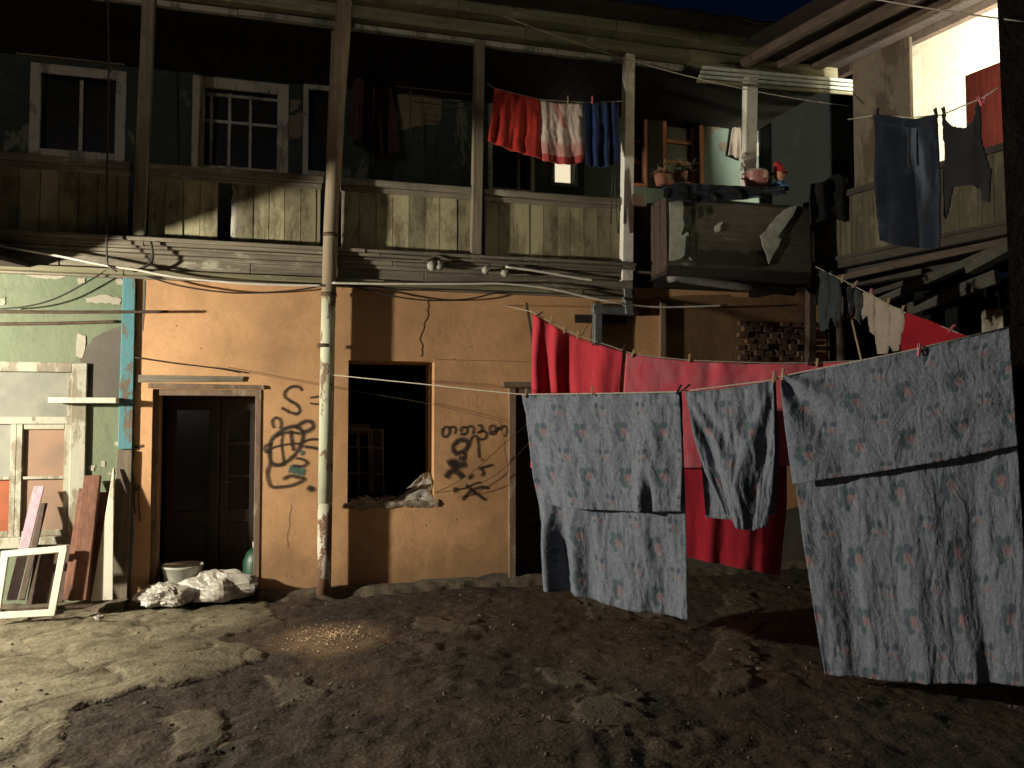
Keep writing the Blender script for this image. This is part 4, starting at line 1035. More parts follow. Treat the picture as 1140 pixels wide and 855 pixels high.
# ================================================================== JUNK AGAINST THE GREEN WALL
def lean(name, lab, cat, ub, vb, ut, vt, wd, th, mat, db=-.45, dt=-.06, group=None, wd2=None):
    a = fac(ub, vb, db); z = a.z; a.z = max(a.z, .055); b = fac(ut, vt, dt); x = T
    w2 = wd if wd2 is None else wd2
    t = (b-a).normalized(); y = x.cross(t).normalized()*-1
    y = t.cross(x).normalized()
    m = MB(); m.hexa([p+x*i+y*j for p, w_ in ((a, wd), (b, w2)) for (i, j) in ((-w_/2, -th/2), (w_/2, -th/2), (w_/2, th/2), (-w_/2, th/2))])
    m.v = [v+Vector((random.uniform(-.006, .006), 0, random.uniform(-.006, .006))) for v in m.v]
    return m.build(name, MT[mat], None, bevel=.003, top=(lab, cat, group))
G = 'boards leaning on the green wall'
lean('batten', 'lilac painted batten leaning against the big window', 'board', 13, 668, 44, 541, .07, .03, 'plank_lilac', -.42, -.08, G)
lean('plank', 'thick reddish brown plank, tallest of the brown boards', 'board', 87, 668, 103, 530, .125, .06, 'plank_brown', -.38, -.1, G)
lean('plank', 'narrow brown plank leaning left of the tallest brown one', 'board', 74, 668, 93, 544, .055, .04, 'plank_brown', -.40, -.06, G)
lean('plank', 'short brown plank behind the white tapering board', 'board', 106, 666, 117, 548, .09, .03, 'plank_brown', -.28, -.05, G)
lean('plank', 'white board tapering to a point beside the corner post', 'board', 113, 668, 127, 521, .16, .02, 'plank_white', -.33, -.08, G, .012)
lean('chipboard', 'dark chipboard sheet behind the white frame', 'board', 50, 672, 62, 606, .26, .02, 'plank_dark', -.30, -.14, G)
lean('plank', 'dark slat leaning behind the lilac batten', 'board', 24, 668, 50, 560, .05, .02, 'plank_dark', -.3, -.05, G)
# empty white frame
fr = thing('empty_frame', 'empty white wooden frame leaning low against the boards', 'frame', fac(30, 680, -.5))
def framebar(p, q, w_=.05): MB().bar(p, q, w_, .03, side=T).build('frame_rail', MT['plank_white'], fr, bevel=.003)
c0 = fac(-4, 677, -.52); c1 = fac(58, 672, -.52); c2 = fac(71, 611, -.38); c3 = fac(6, 617, -.38)
c0.z = c1.z = .085
nrm = (c1-c0).cross(c3-c0).normalized()
for (p, q) in ((c0, c1), (c1, c2), (c2, c3), (c3, c0)):
    m = MB(); dd = (q-p).normalized(); x = dd.cross(nrm).normalized()*.026; y = nrm*.014; e = dd*.025
    m.hexa([p-e-x-y, p-e+x-y, p-e+x+y, p-e-x+y, q+e*.0-x-y, q+e*.0+x-y, q+e*.0+x+y, q+e*.0-x+y]); m.build('frame_rail', MT['plank_white'], fr, bevel=.003)
# threshold debris
lean('plank', 'dark offcut lying along the foot of the green wall', 'board', 5, 680, 100, 674, .05, .03, 'plank_dark', -.5, -.48)

# door step things
bk = fac(203, 655, .05)
bucket = thing('bucket', 'grimy pale bucket standing in the doorway', 'bucket', (bk.x, bk.y, .03))
bc = Vector((bk.x, bk.y, .03))
MB().lathe(bc, [(.0, .0), (.125, .0), (.13, .01), (.165, .26), (.175, .265), (.175, .285), (.16, .285), (.12, .02), (0, .02)], 28).build('pail', MT['bucket'], bucket, True)
MB().tube([bc+Vector((.175*math.cos(a), .175*math.sin(a)*.96, .27-.05*math.sin(a))) for a in [math.pi*k/12-math.pi for k in range(13)]], .005, 6).build('handle', MT['metal_rust'], bucket)
def bag(name, lab, px, r, seed, squash=1.0, amp=.5, mat='bag'):
    p = fac(px[0], px[1], px[2]); n = 56; k = 36
    m = MB(); c = Vector((p.x, p.y, r[2]*.72+.02))
    for i in range(k+1):
        th = math.pi*i/k
        for j in range(n):
            a = 2*math.pi*j/n; d = Vector((math.sin(th)*math.cos(a), math.sin(th)*math.sin(a), math.cos(th)))
            q = d+Vector((seed, 0, 0)); w_ = noise.noise(q*1.3)*.7+(.3-abs(noise.noise(q*2.6+Vector((0, 0, d.x)))))*.45+(.2-abs(noise.noise(q*5.5)))*.16
            kk = 1+amp*w_
            v = c + Vector((d.x*r[0]*kk, 0, 0))*1 + Vector((0, d.y*r[1]*kk, 0)) + Vector((0, 0, d.z*r[2]*kk))
            v.z = max(v.z, .028+.006*nz(v.x*20, v.y*20))
            m.v.append(v)
    for i in range(k):
        for j in range(n):
            a = i*n+j; b = i*n+(j+1) % n; m.f.append((a, b, b+n, a+n))
    return m.build(name, MT[mat], None, False, top=(lab, 'bag'))
bag('plastic_bag', 'small crumpled white plastic bag at the left side of the doorstep', (182, 664, -.18), (.20, .13, .10), 3.3, amp=.75)
bag('plastic_bag', 'large stuffed whitish plastic sack on the right of the doorstep', (243, 660, -.10), (.29, .17, .15), 8.1, amp=.62)
gb = fac(288, 650, .16)
gj = thing('canister', 'green plastic canister with white cap at the right door jamb', 'canister', (gb.x, gb.y, 0))
MB().lathe(Vector((gb.x-.02, gb.y, .02)), [(0, 0), (.11, 0), (.12, .03), (.12, .28), (.09, .36), (.04, .40), (.0, .40)], 20).build('body', MT['greenp'], gj, True)
MB().lathe(Vector((gb.x-.02, gb.y, .42)), [(0, 0), (.04, 0), (.04, .05), (0, .05)], 14).build('cap', MT['bag'], gj, True)
lit = fac(110, 682, -.6)
MB().blob((lit.x, lit.y, .045), (.035, .025, .02), 4, .6, 10, 7).build('litter', MT['bag'], None, top=('scrap of white litter on the ground by the corner post', 'litter'))
# sacking in window hole
def sheetmesh(name, mat, pts3, fn, n, k, parent=None, top=None, uvs=(1, 1)): pass
bw = MB(); 
for (p4) in ([(430, 566), (455, 545), (478, 538), (482, 556)], [(452, 545), (470, 528), (480, 524), (480, 538)]):
    q = [fac(p4[i][0], p4[i][1], (-.02, .12, .18, .0)[i]) for i in range(4)]
    n0 = len(bw.v)
    for i in range(13):
        for j in range(9):
            a = i/12; b = j/8
            p = (q[0]*(1-a)+q[3]*a)*(1-b)+(q[1]*(1-a)+q[2]*a)*b
            p += Vector((0, -.03, .025))*nz(a*4+p4[0][0], b*4, 3)*1.3; bw.v.append(p)
    for i in range(12):
        for j in range(8): bw.f.append((n0+i*9+j, n0+(i+1)*9+j, n0+(i+1)*9+j+1, n0+i*9+j+1))
bw.build('sacking', MT['bag'], None, True, top=('torn pale sacking spilling over the broken window sill', 'sacking'))

# ================================================================== BOXED BALCONY ITEMS
def tri(x): return x
# (cloth helper)
def lerp(a, b, t): return tuple(a[i]+(b[i]-a[i])*t for i in range(len(a)))
def pl(pts, t):
    L = [0]
    for i in range(len(pts)-1): L.append(L[-1]+math.dist(pts[i][:2], pts[i+1][:2]))
    x = t*L[-1]
    for i in range(len(pts)-1):
        if x <= L[i+1]+1e-9:
            k = (x-L[i])/max(1e-9, L[i+1]-L[i]); return lerp(pts[i], pts[i+1], k)
    return pts[-1]
def coons(top, bot, left, right, a, b):
    t = pl(top, a); bo = pl(bot, a); l = pl(left, b); r = pl(right, b)
    t0, t1, b0, b1 = top[0], top[-1], bot[0], bot[-1]
    return tuple((1-b)*t[i]+b*bo[i]+(1-a)*l[i]+a*r[i]-((1-a)*(1-b)*t0[i]+a*(1-b)*t1[i]+(1-a)*b*b0[i]+a*b*b1[i]) for i in range(3))
def clothpart(m, top, bot, left, right, disp, na, nb, wm_, hm, uvo=(0, 0), skipfirst=False, flip=False):
    A = at(*coons(top, bot, left, right, 0, .5)); B = at(*coons(top, bot, left, right, 1, .5))
    t = (B-A); nrm = Vector((t.y, -t.x, 0)).normalized()
    n0 = len(m.v)
    for j in range(nb+1):
        for i in range(na+1):
            a = i/na; b = j/nb; p = at(*coons(top, bot, left, right, a, b)) + nrm*disp(a, b)
            m.v.append(p); m.uv.append((uvo[0]+a*wm_, uvo[1]-b*hm))
    for j in range(nb):
        for i in range(na):
            q = n0+j*(na+1)+i; m.f.append((q, q+1, q+na+2, q+na+1))
    return n0
def cloth(name, mat, lab, cat, top, bot, left, right, disp, na=60, nb=60, wm_=1, hm=1, group=None, parent=None):
    m = MB(); m.uv = []; clothpart(m, top, bot, left, right, disp, na, nb, wm_, hm)
    o = m.build(name, MT[mat], parent, True, top=(lab, cat, group))
    s = o.modifiers.new('solid', 'SOLIDIFY'); s.thickness = .003
    return o
def folds(n, amp, seed, grow=.6, wr=.012, pinch=0):
    def f(a, b):
        w_ = a+.035*nz(a*3, b*2, seed)
        x = math.sin(2*math.pi*n*w_+seed)+.5*math.sin(2*math.pi*n*1.7*w_+seed*2+b*1.5)
        g_ = (grow*b+(1-grow))
        return amp*x*g_ + wr*fbm(a*5, b*2.2, seed, 3) + wr*.35*fbm(a*16, b*9, seed+5, 2)
    return f
# --- clothes lines (things)
def line(a, b, s, lab, r=.004, name='clothesline', mat='rope'):
    return MB().tube(sag(a, b, s, 24), r, 6).build(name, MT[mat], None, True, top=(lab, 'clothesline'))

# blue line: from the wall to the pier
def YB(u):      # depth of the blue line at pixel column u
    A = fac(366, 417, -.15); X0, Y0 = A.x, A.y; e = at(1124, 365, 4.2); kx = (u-570)/F
    k = (kx*Y0-X0)/((e.x-X0)-kx*(e.y-Y0)); return Y0+(e.y-Y0)*k
B_ = lambda u, v, dy=0: (u, v, YB(u)+dy)
lp = [tuple(fac(366, 417, -.15))]+[tuple(at(*B_(u, v))) for u, v in ((430, 423.5), (485, 429), (535, 434.5))]+[tuple(at(*B_(u, v))) for u, v in ((581, 439), (670, 438), (757, 436), (862, 423), (869, 419), (1000, 393), (1124, 364))]+[tuple(at(1136, 362, 4.75))]
MB().tube([Vector(p) for p in lp], .005, 6).build('clothesline', MT['rope'], None, True, top=('clothesline carrying the three blue floral sheets', 'clothesline'))
def sheet(name, lab, ft, fb, fl, fr_, bb, bl, br, fd, bdp, W_, Hf, Hb, na=110, nf=60, nb2=90):
    # one continuous cloth: front flap up to the line, over it, and down the back
    m = MB(); m.uv = []
    clothpart(m, ft, fb, fl, fr_, fd, na, nf, W_, Hf, (0, 2))
    clothpart(m, [(p[0], p[1], p[2]+.015) for p in ft], bb, bl, br, bdp, na, nb2, W_, Hb, (.11, 3.1))
    # join the two flaps along the line
    n2 = (nf+1)*(na+1)
    for i in range(na): m.f.append((i+1, i, n2+i, n2+i+1))
    o = m.build(name, MT['floral'], None, True, top=(lab, 'sheet', 'blue grey floral sheets'))
    s = o.modifiers.new('solid', 'SOLIDIFY'); s.thickness = .003
    return o
def sm(x, a, b):
    t = max(0, min(1, (x-a)/(b-a))); return t*t*(3-2*t)
def wr(a, b, s, k=1.0):
    a2 = a+.03*nz(b*4, a*4, s)
    return k*(.024*fbm(a2*4, b*1.4, s, 3)+.008*fbm(a2*13+nz(b*3)*.8, b*3, s+4, 3)-.008*abs(nz(a2*22+b*3, b*5, s))-.005*abs(nz(a2*45, b*22, s+2)))
def f1(a, b):
    x = wr(a, b, 1.3, 1.2)+.018*math.sin(a*17+b*1.5)*sm(b, 0, .5)*sm(a, .55, .8)
    x += .05*math.exp(-((a-.71)/.035)**2)*sm(b, .55, 1)-.035*math.exp(-((a-.78)/.03)**2)*sm(b, .5, 1)
    x -= .05*math.exp(-(a/.07)**2)*sm(b, 0, .6)
    return x+.02*sm(b, .3, 1)
def f1b(a, b):
    x = wr(a, b, 4.4, 1.3)-.03
    x += .085*math.sin((a-.02)*34)*math.exp(-(a/.26)**2)*sm(b, .4, .8)+.03*math.sin(a*11+b*2)*sm(b, .5, 1)
    return x
sheet('floral_sheet', 'left floral sheet, folded over the front line with a long slanting rear layer',
    [B_(581, 440), B_(620, 440), B_(659, 438), B_(710, 438), B_(757, 437)], [B_(612, 563), B_(640, 566), B_(700, 569), B_(759, 569)], [B_(581, 440), B_(590, 500), B_(612, 563)], [B_(757, 437), B_(760, 500), B_(759, 569)],
    [B_(602, 655, .03), B_(628, 661, .03), B_(655, 669, .03), B_(700, 681, .03), B_(765, 691, .03)], [B_(581, 440, .03), B_(587, 500, .05), B_(596, 570, .05), B_(602, 655, .03)], [B_(757, 437, .03), B_(761, 560, .04), B_(765, 691, .03)], f1, f1b, 1.3, .85, 1.5)
def f2(a, b):
    x = wr(a, b, 2.7, .9); u_ = (a-.5)*2
    x += .14*(1-u_*u_)*sm(b, .05, .8)*.6
    x += .022*math.sin(13*math.atan2(a+.03, b+.05))*sm(1-a, .2, .8)*sm(b, .0, .4)+.022*math.sin(11*math.atan2(1.03-a, b+.05)+1)*sm(a, .3, .8)*sm(b, 0, .4)
    return x
def f2b(a, b): return wr(a, b, 7.7, .8)-.04
sheet('floral_sheet', 'small middle floral cloth sagging from its two pegged corners',
    [B_(762, 437), B_(800, 434), B_(830, 430), B_(861, 424)], [B_(806, 565), B_(824, 586), B_(840, 590), B_(856, 585)], [B_(762, 437), B_(772, 478), B_(786, 525), B_(806, 565)], [B_(861, 424), B_(864, 500), B_(860, 560), B_(856, 585)],
    [B_(783, 577, .08), B_(805, 579, .08), B_(830, 578, .08), B_(862, 574, .08)], [B_(762, 437, .03), B_(776, 500, .06), B_(783, 577, .08)], [B_(861, 424, .03), B_(865, 500, .05), B_(862, 574, .06)], f2, f2b, .62, .85, .8, 80, 70, 60)
def f3(a, b):
    x = wr(a, b*.6, 5.1, .9)
    # folds fanning from the left peg
    x += .035*math.sin(9*math.atan2(a+.02, b*.55+.03))*math.exp(-(a/.32)**2)
    x += .012*sm(b, .6, .9)*math.sin(a*6)
    x += .010*math.sin((b*9+a*2.5)*2.0+nz(a*3, b*3, 2)*2)*sm(a, .25, .6)
    return x
def f3b(a, b):
    w_ = a+.04*nz(a*2, b*1.5, 3)
    g_ = sm(b, .35, .75)
    return wr(a, b, 6.9, 1.4)+g_*(.014*math.sin(w_*30)+.026*math.sin(w_*13+1)+.006*math.sin(w_*51+b*3))-.035
sheet('floral_sheet', 'largest floral sheet at the right, its front flap ending in a slanting hem',
    [B_(869, 419), B_(930, 408), B_(1022, 389), B_(1124, 365)], [B_(883, 539), B_(920, 533), B_(960, 528), B_(1050, 513), B_(1133, 496)], [B_(869, 419), B_(874, 470), B_(883, 539)], [B_(1124, 365), B_(1128, 430), B_(1133, 496)],
    [B_(917, 752, .05), B_(960, 757, .05), B_(1010, 762, .05), B_(1080, 763, .05), B_(1150, 765, .05)], [B_(869, 419, .03), B_(878, 500, .05), B_(893, 600, .05), B_(917, 752, .05)], [B_(1124, 365, .03), B_(1133, 500, .04), B_(1150, 765, .05)], (lambda a, b: .75*f3(a, b)), (lambda a, b: .8*f3b(a, b)), 1.5, .8, 1.7, 160, 80, 130)

# red line
rA = at(592, 348, 6.9); rB = at(1070, 408, 6.2)
def YR(u):
    X0, Y0 = rA.x, rA.y; kx = (u-570)/F; k = (kx*Y0-X0)/((rB.x-X0)-kx*(rB.y-Y0)); return Y0+(rB.y-Y0)*k
Rr = lambda u, v, dy=0: (u, v, YR(u)+dy)
ln = [tuple(at(*Rr(u, v))) for u, v in ((592, 347), (612, 358), (643, 373), (694, 390), (705, 394), (767, 401), (850, 404), (900, 404), (960, 401), (1060, 406))]
stk = MB().tube([fac(586, 338, -.45), at(594, 386, 6.9)], .014, 8).build('stake', MT['plank_dark'], None, top=('short dark stake holding the left end of the red laundry line', 'stake'))
MB().tube([fac(560, 340, 0)]+[Vector(p) for p in ln]+[RP(2.2, -.05, 3.0-.9)], .004, 6).build('clothesline', MT['rope'], None, True, top=('clothesline behind the sheets carrying the red laundry', 'clothesline'))
def fr1(a, b): return .06*math.sin(a*26+nz(b*2, a)*1.0)*(1-.8*sm(a, .3, .6))*(.35+.65*b)+.03*math.sin(a*9+b*2)+.012*fbm(a*5, b*2, 3)-.02
cloth('red_sheet', 'red', 'bright red cloth bunched at the left end of the rear line', 'sheet',
    [Rr(593, 349), Rr(612, 360), Rr(628, 369), Rr(643, 375), Rr(664, 383), Rr(694, 391)], [Rr(591, 520), Rr(640, 540), Rr(686, 545)], [Rr(593, 349), Rr(592, 437), Rr(591, 520)], [Rr(694, 391), Rr(690, 437), Rr(686, 545)], fr1, 90, 50)
def fr2(a, b):
    x = .012*math.sin(a*22+b)+.014*fbm(a*8, b*2, 9)+.02*math.sin(a*7+b*1.5)*b
    for c_ in (.36,): x -= .03*math.exp(-((a-c_)/.03)**2)*math.exp(-(b/.35)**2)
    return x
cloth('red_sheet', 'pinkred', 'wide faded pink red sheet hanging on the rear line behind the floral ones', 'sheet',
    [Rr(697, 393), Rr(730, 398), Rr(767, 402), Rr(830, 405), Rr(900, 405), Rr(958, 402)], [Rr(690, 520), Rr(760, 521), Rr(850, 520), Rr(958, 514)], [Rr(697, 393), Rr(694, 437), Rr(690, 520)], [Rr(958, 402), Rr(958, 514)], fr2, 110, 50)
cloth('red_sheet', 'deepred', 'deep red lower layer hanging nearly to the ground under the faded sheet', 'sheet',
    [Rr(720, 404, .05), Rr(800, 408, .05), Rr(876, 408, .05)], [Rr(722, 612, .05), Rr(762, 620, .05), Rr(820, 632, .05), Rr(868, 641, .05)], [Rr(720, 404, .05), Rr(722, 612, .05)], [Rr(876, 408, .05), Rr(876, 560, .05), Rr(868, 641, .05)], folds(4, .015, 3, .8), 80, 70)

# --- gallery towels
td = -.30
def Ft(u, v, d=td): p = fac(u, v, d); return (u, v, p.y)
cloth('towel', 'towelred', 'plain red towel on the gallery line', 'towel', [Ft(550, 98), Ft(575, 105), Ft(602, 111)], [Ft(543, 157), Ft(570, 168), Ft(604, 177)], [Ft(550, 98), Ft(547, 130), Ft(543, 157)], [Ft(602, 111), Ft(603, 177)], folds(3.5, .008, 2, .5, .012), 50, 40)
o = cloth('towel', 'towel', 'white towel with rose patterned border on the gallery line', 'towel', [Ft(601, 112), Ft(625, 115), Ft(649, 116)], [Ft(604, 179), Ft(630, 184), Ft(654, 180)], [Ft(601, 112), Ft(602, 150), Ft(604, 179)], [Ft(649, 116), Ft(654, 180)], folds(3, .008, 5, .6, .01), 50, 40)
for uvd in o.data.uv_layers[0].data: uvd.uv[1] = -uvd.uv[1]
cloth('towel', 'navy', 'navy blue towel in deep folds next to the pale post', 'towel', [Ft(650, 113), Ft(670, 115), Ft(688, 114)], [Ft(652, 184), Ft(672, 187), Ft(691, 180)], [Ft(650, 113), Ft(652, 184)], [Ft(688, 114), Ft(691, 180)], folds(3.5, .016, 1, .5, .01), 50, 40)
MB().tube([fac(541, 92, -.10), fac(550, 98, td), fac(602, 111, td), fac(650, 114, td), fac(688, 113, td), fac(697, 112, -.12)], .004, 6).build('clothesline', MT['rope'], None, True, top=('clothesline with three towels between the gallery posts', 'clothesline'))
# maroon garment hanging inside the gallery
cloth('garment', 'maroon', 'dark maroon coat hanging in the gallery right of the round pole', 'garment', [Ft(392, 92, 1.2), Ft(405, 84, 1.2), Ft(418, 100, 1.2), Ft(436, 98, 1.2)], [Ft(385, 150, 1.2), Ft(405, 162, 1.2), Ft(418, 175, 1.2), Ft(446, 170, 1.2)], [Ft(392, 92, 1.2), Ft(385, 150, 1.2)], [Ft(436, 98, 1.2), Ft(446, 170, 1.2)], folds(4, .035, 4, .6), 50, 40)
cloth('garment', 'whitecl', 'grey rag hooked on the mint gallery wall', 'rag', [Ft(816, 137, 1.44), Ft(824, 141, 1.44)], [Ft(811, 172, 1.44), Ft(826, 178, 1.44)], [Ft(816, 137, 1.44), Ft(811, 172, 1.44)], [Ft(824, 141, 1.44), Ft(826, 178, 1.44)], folds(2, .02, 4, .6), 20, 20)

# --- jeans and black top on the high line at right
hY = lambda u: 6.0+(5.0-6.0)*(u-975)/(1107-975)
Hh = lambda u, v, dy=0: (u, v, hY(u)+dy)
MB().tube([Vector(at(*q)) for q in (Hh(944, 133, .2), Hh(976, 128), Hh(1012, 131), Hh(1048, 128), Hh(1096, 108), Hh(1112, 97))], .005, 6).build('clothesline', MT['rope'], None, True, top=('high clothesline with jeans in front of the lit wall', 'clothesline'))
def fj(a, b): return .03*math.sin(a*7+1)+.02*math.sin(a*17+b*3)*b+.012*fbm(a*5, b*3, 2)-.02*math.exp(-((a-.5)/.03)**2)*sm(b, .3, .4)
jt = thing('jeans', 'wide dark blue jeans hanging from the high line by the waist', 'jeans', at(1012, 276, 5.7))
def clothchild(parent, name, mat, *a, na=50, nb=60, label=None):
    m = MB(); m.uv = []; clothpart(m, *a, na, nb, 1, 1); o = m.build(name, MT[mat], parent, True, label=label)
    s = o.modifiers.new('solid', 'SOLIDIFY'); s.thickness = .008; return o
clothchild(jt, 'legs', 'jeans', [Hh(977, 136), Hh(1012, 139), Hh(1048, 137)], [Hh(983, 268), Hh(1000, 274), Hh(1030, 277), Hh(1053, 276)], [Hh(977, 136), Hh(978, 200), Hh(983, 268)], [Hh(1048, 137), Hh(1050, 200), Hh(1053, 276)], fj)
clothchild(jt, 'waistband', 'denim', [Hh(975, 128, -.01), Hh(1012, 132, -.01), Hh(1047, 128, -.01)], [Hh(977, 138, -.01), Hh(1012, 142, -.01), Hh(1048, 139, -.01)], [Hh(975, 128, -.01), Hh(977, 138, -.01)], [Hh(1047, 128, -.01), Hh(1048, 139, -.01)], lambda a, b: .03*math.sin(a*7+1)-.0, na=30, nb=6)
MB().bar(at(*Hh(1012, 142, -.06)), at(*Hh(1012, 185, -.06)), .018, .01).build('fly_seam', MT['greydenim'], jt)
def garment(name, mat, lab, cat, poly, Yf, disp, step=2.0, parent=None):
    us = [p[0] for p in poly]; vs = [p[1] for p in poly]; u0, u1, v0, v1 = min(us), max(us), min(vs), max(vs)
    nx = int((u1-u0)/step)+1; ny = int((v1-v0)/step)+1
    keep = {}
    m = MB(); 
    def near(x, y):
        best = None
        for i in range(len(poly)):
            a = poly[i]; b = poly[(i+1) % len(poly)]; dx, dy = b[0]-a[0], b[1]-a[1]
            t = max(0, min(1, ((x-a[0])*dx+(y-a[1])*dy)/(dx*dx+dy*dy+1e-9))); q = (a[0]+dx*t, a[1]+dy*t); d = math.dist(q, (x, y))
            if best is None or d < best[0]: best = (d, q)
        return best[1]
    def vid(i, j):
        if (i, j) not in keep:
            x = u0+i*step; y = v0+j*step
            if not inpoly(x, y, poly): x, y = near(x, y)
            p = at(x, y, Yf(x)); p.y += disp((x-u0)/(u1-u0), (y-v0)/(v1-v0)); keep[(i, j)] = len(m.v); m.v.append(p)
        return keep[(i, j)]
    for i in range(nx):
        for j in range(ny):
            if inpoly(u0+(i+.5)*step, v0+(j+.5)*step, poly): m.f.append((vid(i, j), vid(i+1, j), vid(i+1, j+1), vid(i, j+1)))
    o = m.build(name, MT[mat], parent, True, top=(lab, cat) if lab else None)
    s = o.modifiers.new('solid', 'SOLIDIFY'); s.thickness = .01
    return o
garment('top', 'black', 'black long sleeved top hanging right of the jeans', 'garment', [(1048, 128), (1053, 126), (1062, 138), (1072, 144), (1081, 136), (1086, 120), (1091, 112), (1095, 118), (1097, 150), (1103, 178), (1106, 190), (1105, 224), (1099, 222), (1096, 205), (1090, 210), (1064, 207), (1062, 225), (1058, 242), (1053, 240), (1054, 200), (1056, 160)], hY, lambda a, b: .04*math.sin(a*9)+.015*fbm(a*4, b*4, 6))
# --- second line at right
lY = lambda u: 7.4+(5.9-7.4)*(u-905)/(1080-905)
Lh = lambda u, v: (u, v, lY(u))
MB().tube([at(*Lh(u, v)) for u, v in ((908, 297), (925, 305), (950, 318), (975, 331), (1003, 346), (1040, 360), (1085, 378))], .004, 6).build('clothesline', MT['rope'], None, True, top=('clothesline below the right wing running down towards the floral sheet', 'clothesline'))
gf = lambda n, am, sd: (lambda a, b: .45*am*math.sin(a*n*5+nz(b*2, sd)*2.5)+.02*fbm(a*4, b*3, sd))
garment('trousers', 'greydenim', 'washed grey jeans on the line below the right wing', 'jeans', [(912, 300), (925, 304), (936, 313), (938, 330), (936, 360), (931, 368), (926, 352), (922, 366), (915, 370), (911, 352), (913, 330)], lY, gf(3, .03, 2), 1.5)
garment('socks', 'black', 'dark narrow garment next to the washed grey jeans', 'garment', [(944, 316), (950, 319), (952, 345), (948, 352), (944, 340)], lY, gf(2, .02, 3), 1.5)
garment('vest', 'greydenim', 'small grey vest left of the creamy white shirt', 'garment', [(952, 320), (960, 325), (961, 340), (957, 364), (952, 350)], lY, gf(2, .02, 5), 1.5)
garment('shirt', 'whitecl', 'creamy white shirt with hanging sleeves below the right wing', 'shirt', [(962, 325), (970, 327), (985, 336), (1000, 343), (1009, 348), (1008, 366), (1003, 372), (1001, 390), (996, 392), (992, 384), (988, 394), (979, 394), (977, 376), (968, 370), (966, 352), (960, 357), (959, 350), (962, 338)], lY, gf(4, .035, 7), 1.5)
garment('cloth', 'brightred', 'bright red cloth right of the creamy white shirt', 'cloth', [(1009, 348), (1015, 349), (1035, 357), (1055, 365), (1078, 374), (1078, 384), (1040, 392), (1004, 395), (1003, 376), (1007, 362)], lY, gf(2, .02, 8), 1.5)
# pale stick
st = thing('mop', 'thin pale mop stick standing behind the rear laundry line', 'mop', at(958, 430, 7.0))
MB().tube([at(948, 354, 7.2), at(960, 405, 7.0), at(966, 430, 6.9)], .011, 8).build('handle', MT['peg_wood'], st, True); MB().bar(at(943, 352, 7.2), at(952, 352, 7.2), .03, .04).build('head', MT['peg_wood'], st)

# dark clothes on the boxed balcony rail
def Bx(u, v, d=bd-.05): p = fac(u, v, d); return (u, v, p.y)
cloth('cloth', 'denim', 'dark blue blanket draped along the rail of the boxed balcony', 'blanket', [Bx(738, 207), Bx(760, 203), Bx(800, 206), Bx(840, 208), Bx(872, 208)], [Bx(738, 220), Bx(770, 226), Bx(820, 223), Bx(850, 220), Bx(876, 216)], [Bx(738, 207), Bx(738, 220)], [Bx(872, 208), Bx(876, 216)], folds(5, .02, 3, .5, .03), 60, 16)
garment('garment', 'black', 'dark garments hanging over the rail right of the doll', 'garment', [(902, 204), (915, 203), (924, 196), (934, 194), (944, 200), (948, 212), (949, 244), (940, 248), (930, 244), (918, 246), (902, 250), (900, 230)], lambda u: fac(u, 220, -.42).y-.1, gf(3, .03, 4), 1.8)
# pots, doll, plants on that rail
pp_ = fac(842, 209, -.30)
pot = thing('enamel_pot', 'pink enamel pot on the balcony rail', 'pot', pp_)
MB().lathe(pp_, [(0, 0), (.08, 0), (.11, .03), (.125, .09), (.12, .14), (.125, .15), (.11, .152), (.10, .05), (0, .04)], 24).build('pot_body', MT['pinkpot'], pot, True)
MB().lathe(pp_+Vector((0, 0, .152)), [(.125, 0), (.11, .02), (.05, .04), (0, .045)], 24).build('lid', MT['whiteenamel'], pot, True)
for sg in (-1, 1): MB().tube([pp_+T*sg*x+Vector((0, 0, z)) for x, z in ((.11, .13), (.165, .13), (.165, .08), (.12, .08))], .009, 6).build('handle', MT['whiteenamel'], pot, True)
dp = fac(868, 208, -.36)
doll = thing('doll', 'small doll with a red hat and blue collar propped on the balcony rail', 'doll', dp)
m = MB(); m.lathe(dp, [(0, -.02), (.07, -.02), (.065, .03), (.03, .055), (.028, .07), (.052, .09), (.062, .12), (.056, .155), (.03, .18), (0, .185)], 18)
m.blob(dp+Vector((0, -.06, .12)), (.012, .014, .012), 1, .1, 8, 6); m.build('body', MT['skin'], doll, True)
MB().lathe(dp+Vector((0, 0, -.03)), [(0, 0), (.10, 0), (.085, .05), (.035, .09), (0, .09)], 18).build('collar', MT['bluecl'], doll, True)
MB().lathe(dp+Vector((0, 0, .14)), [(.085, 0), (.058, .015), (.05, .06), (.03, .09), (0, .095)], 18).build('hat', MT['redfelt'], doll, True)
MB().blob(dp+T*-.03+Vector((0, 0, .235)), (.03, .03, .028), 3, .4, 10, 7).build('hat_tuft', MT['redfelt'], doll, True)
for sg in (-1, 1): MB().blob(dp+T*sg*.022+M*-.055+Vector((0, 0, .13)), .006, 0, 0, 8, 6).build('eye', MT['black'], doll)
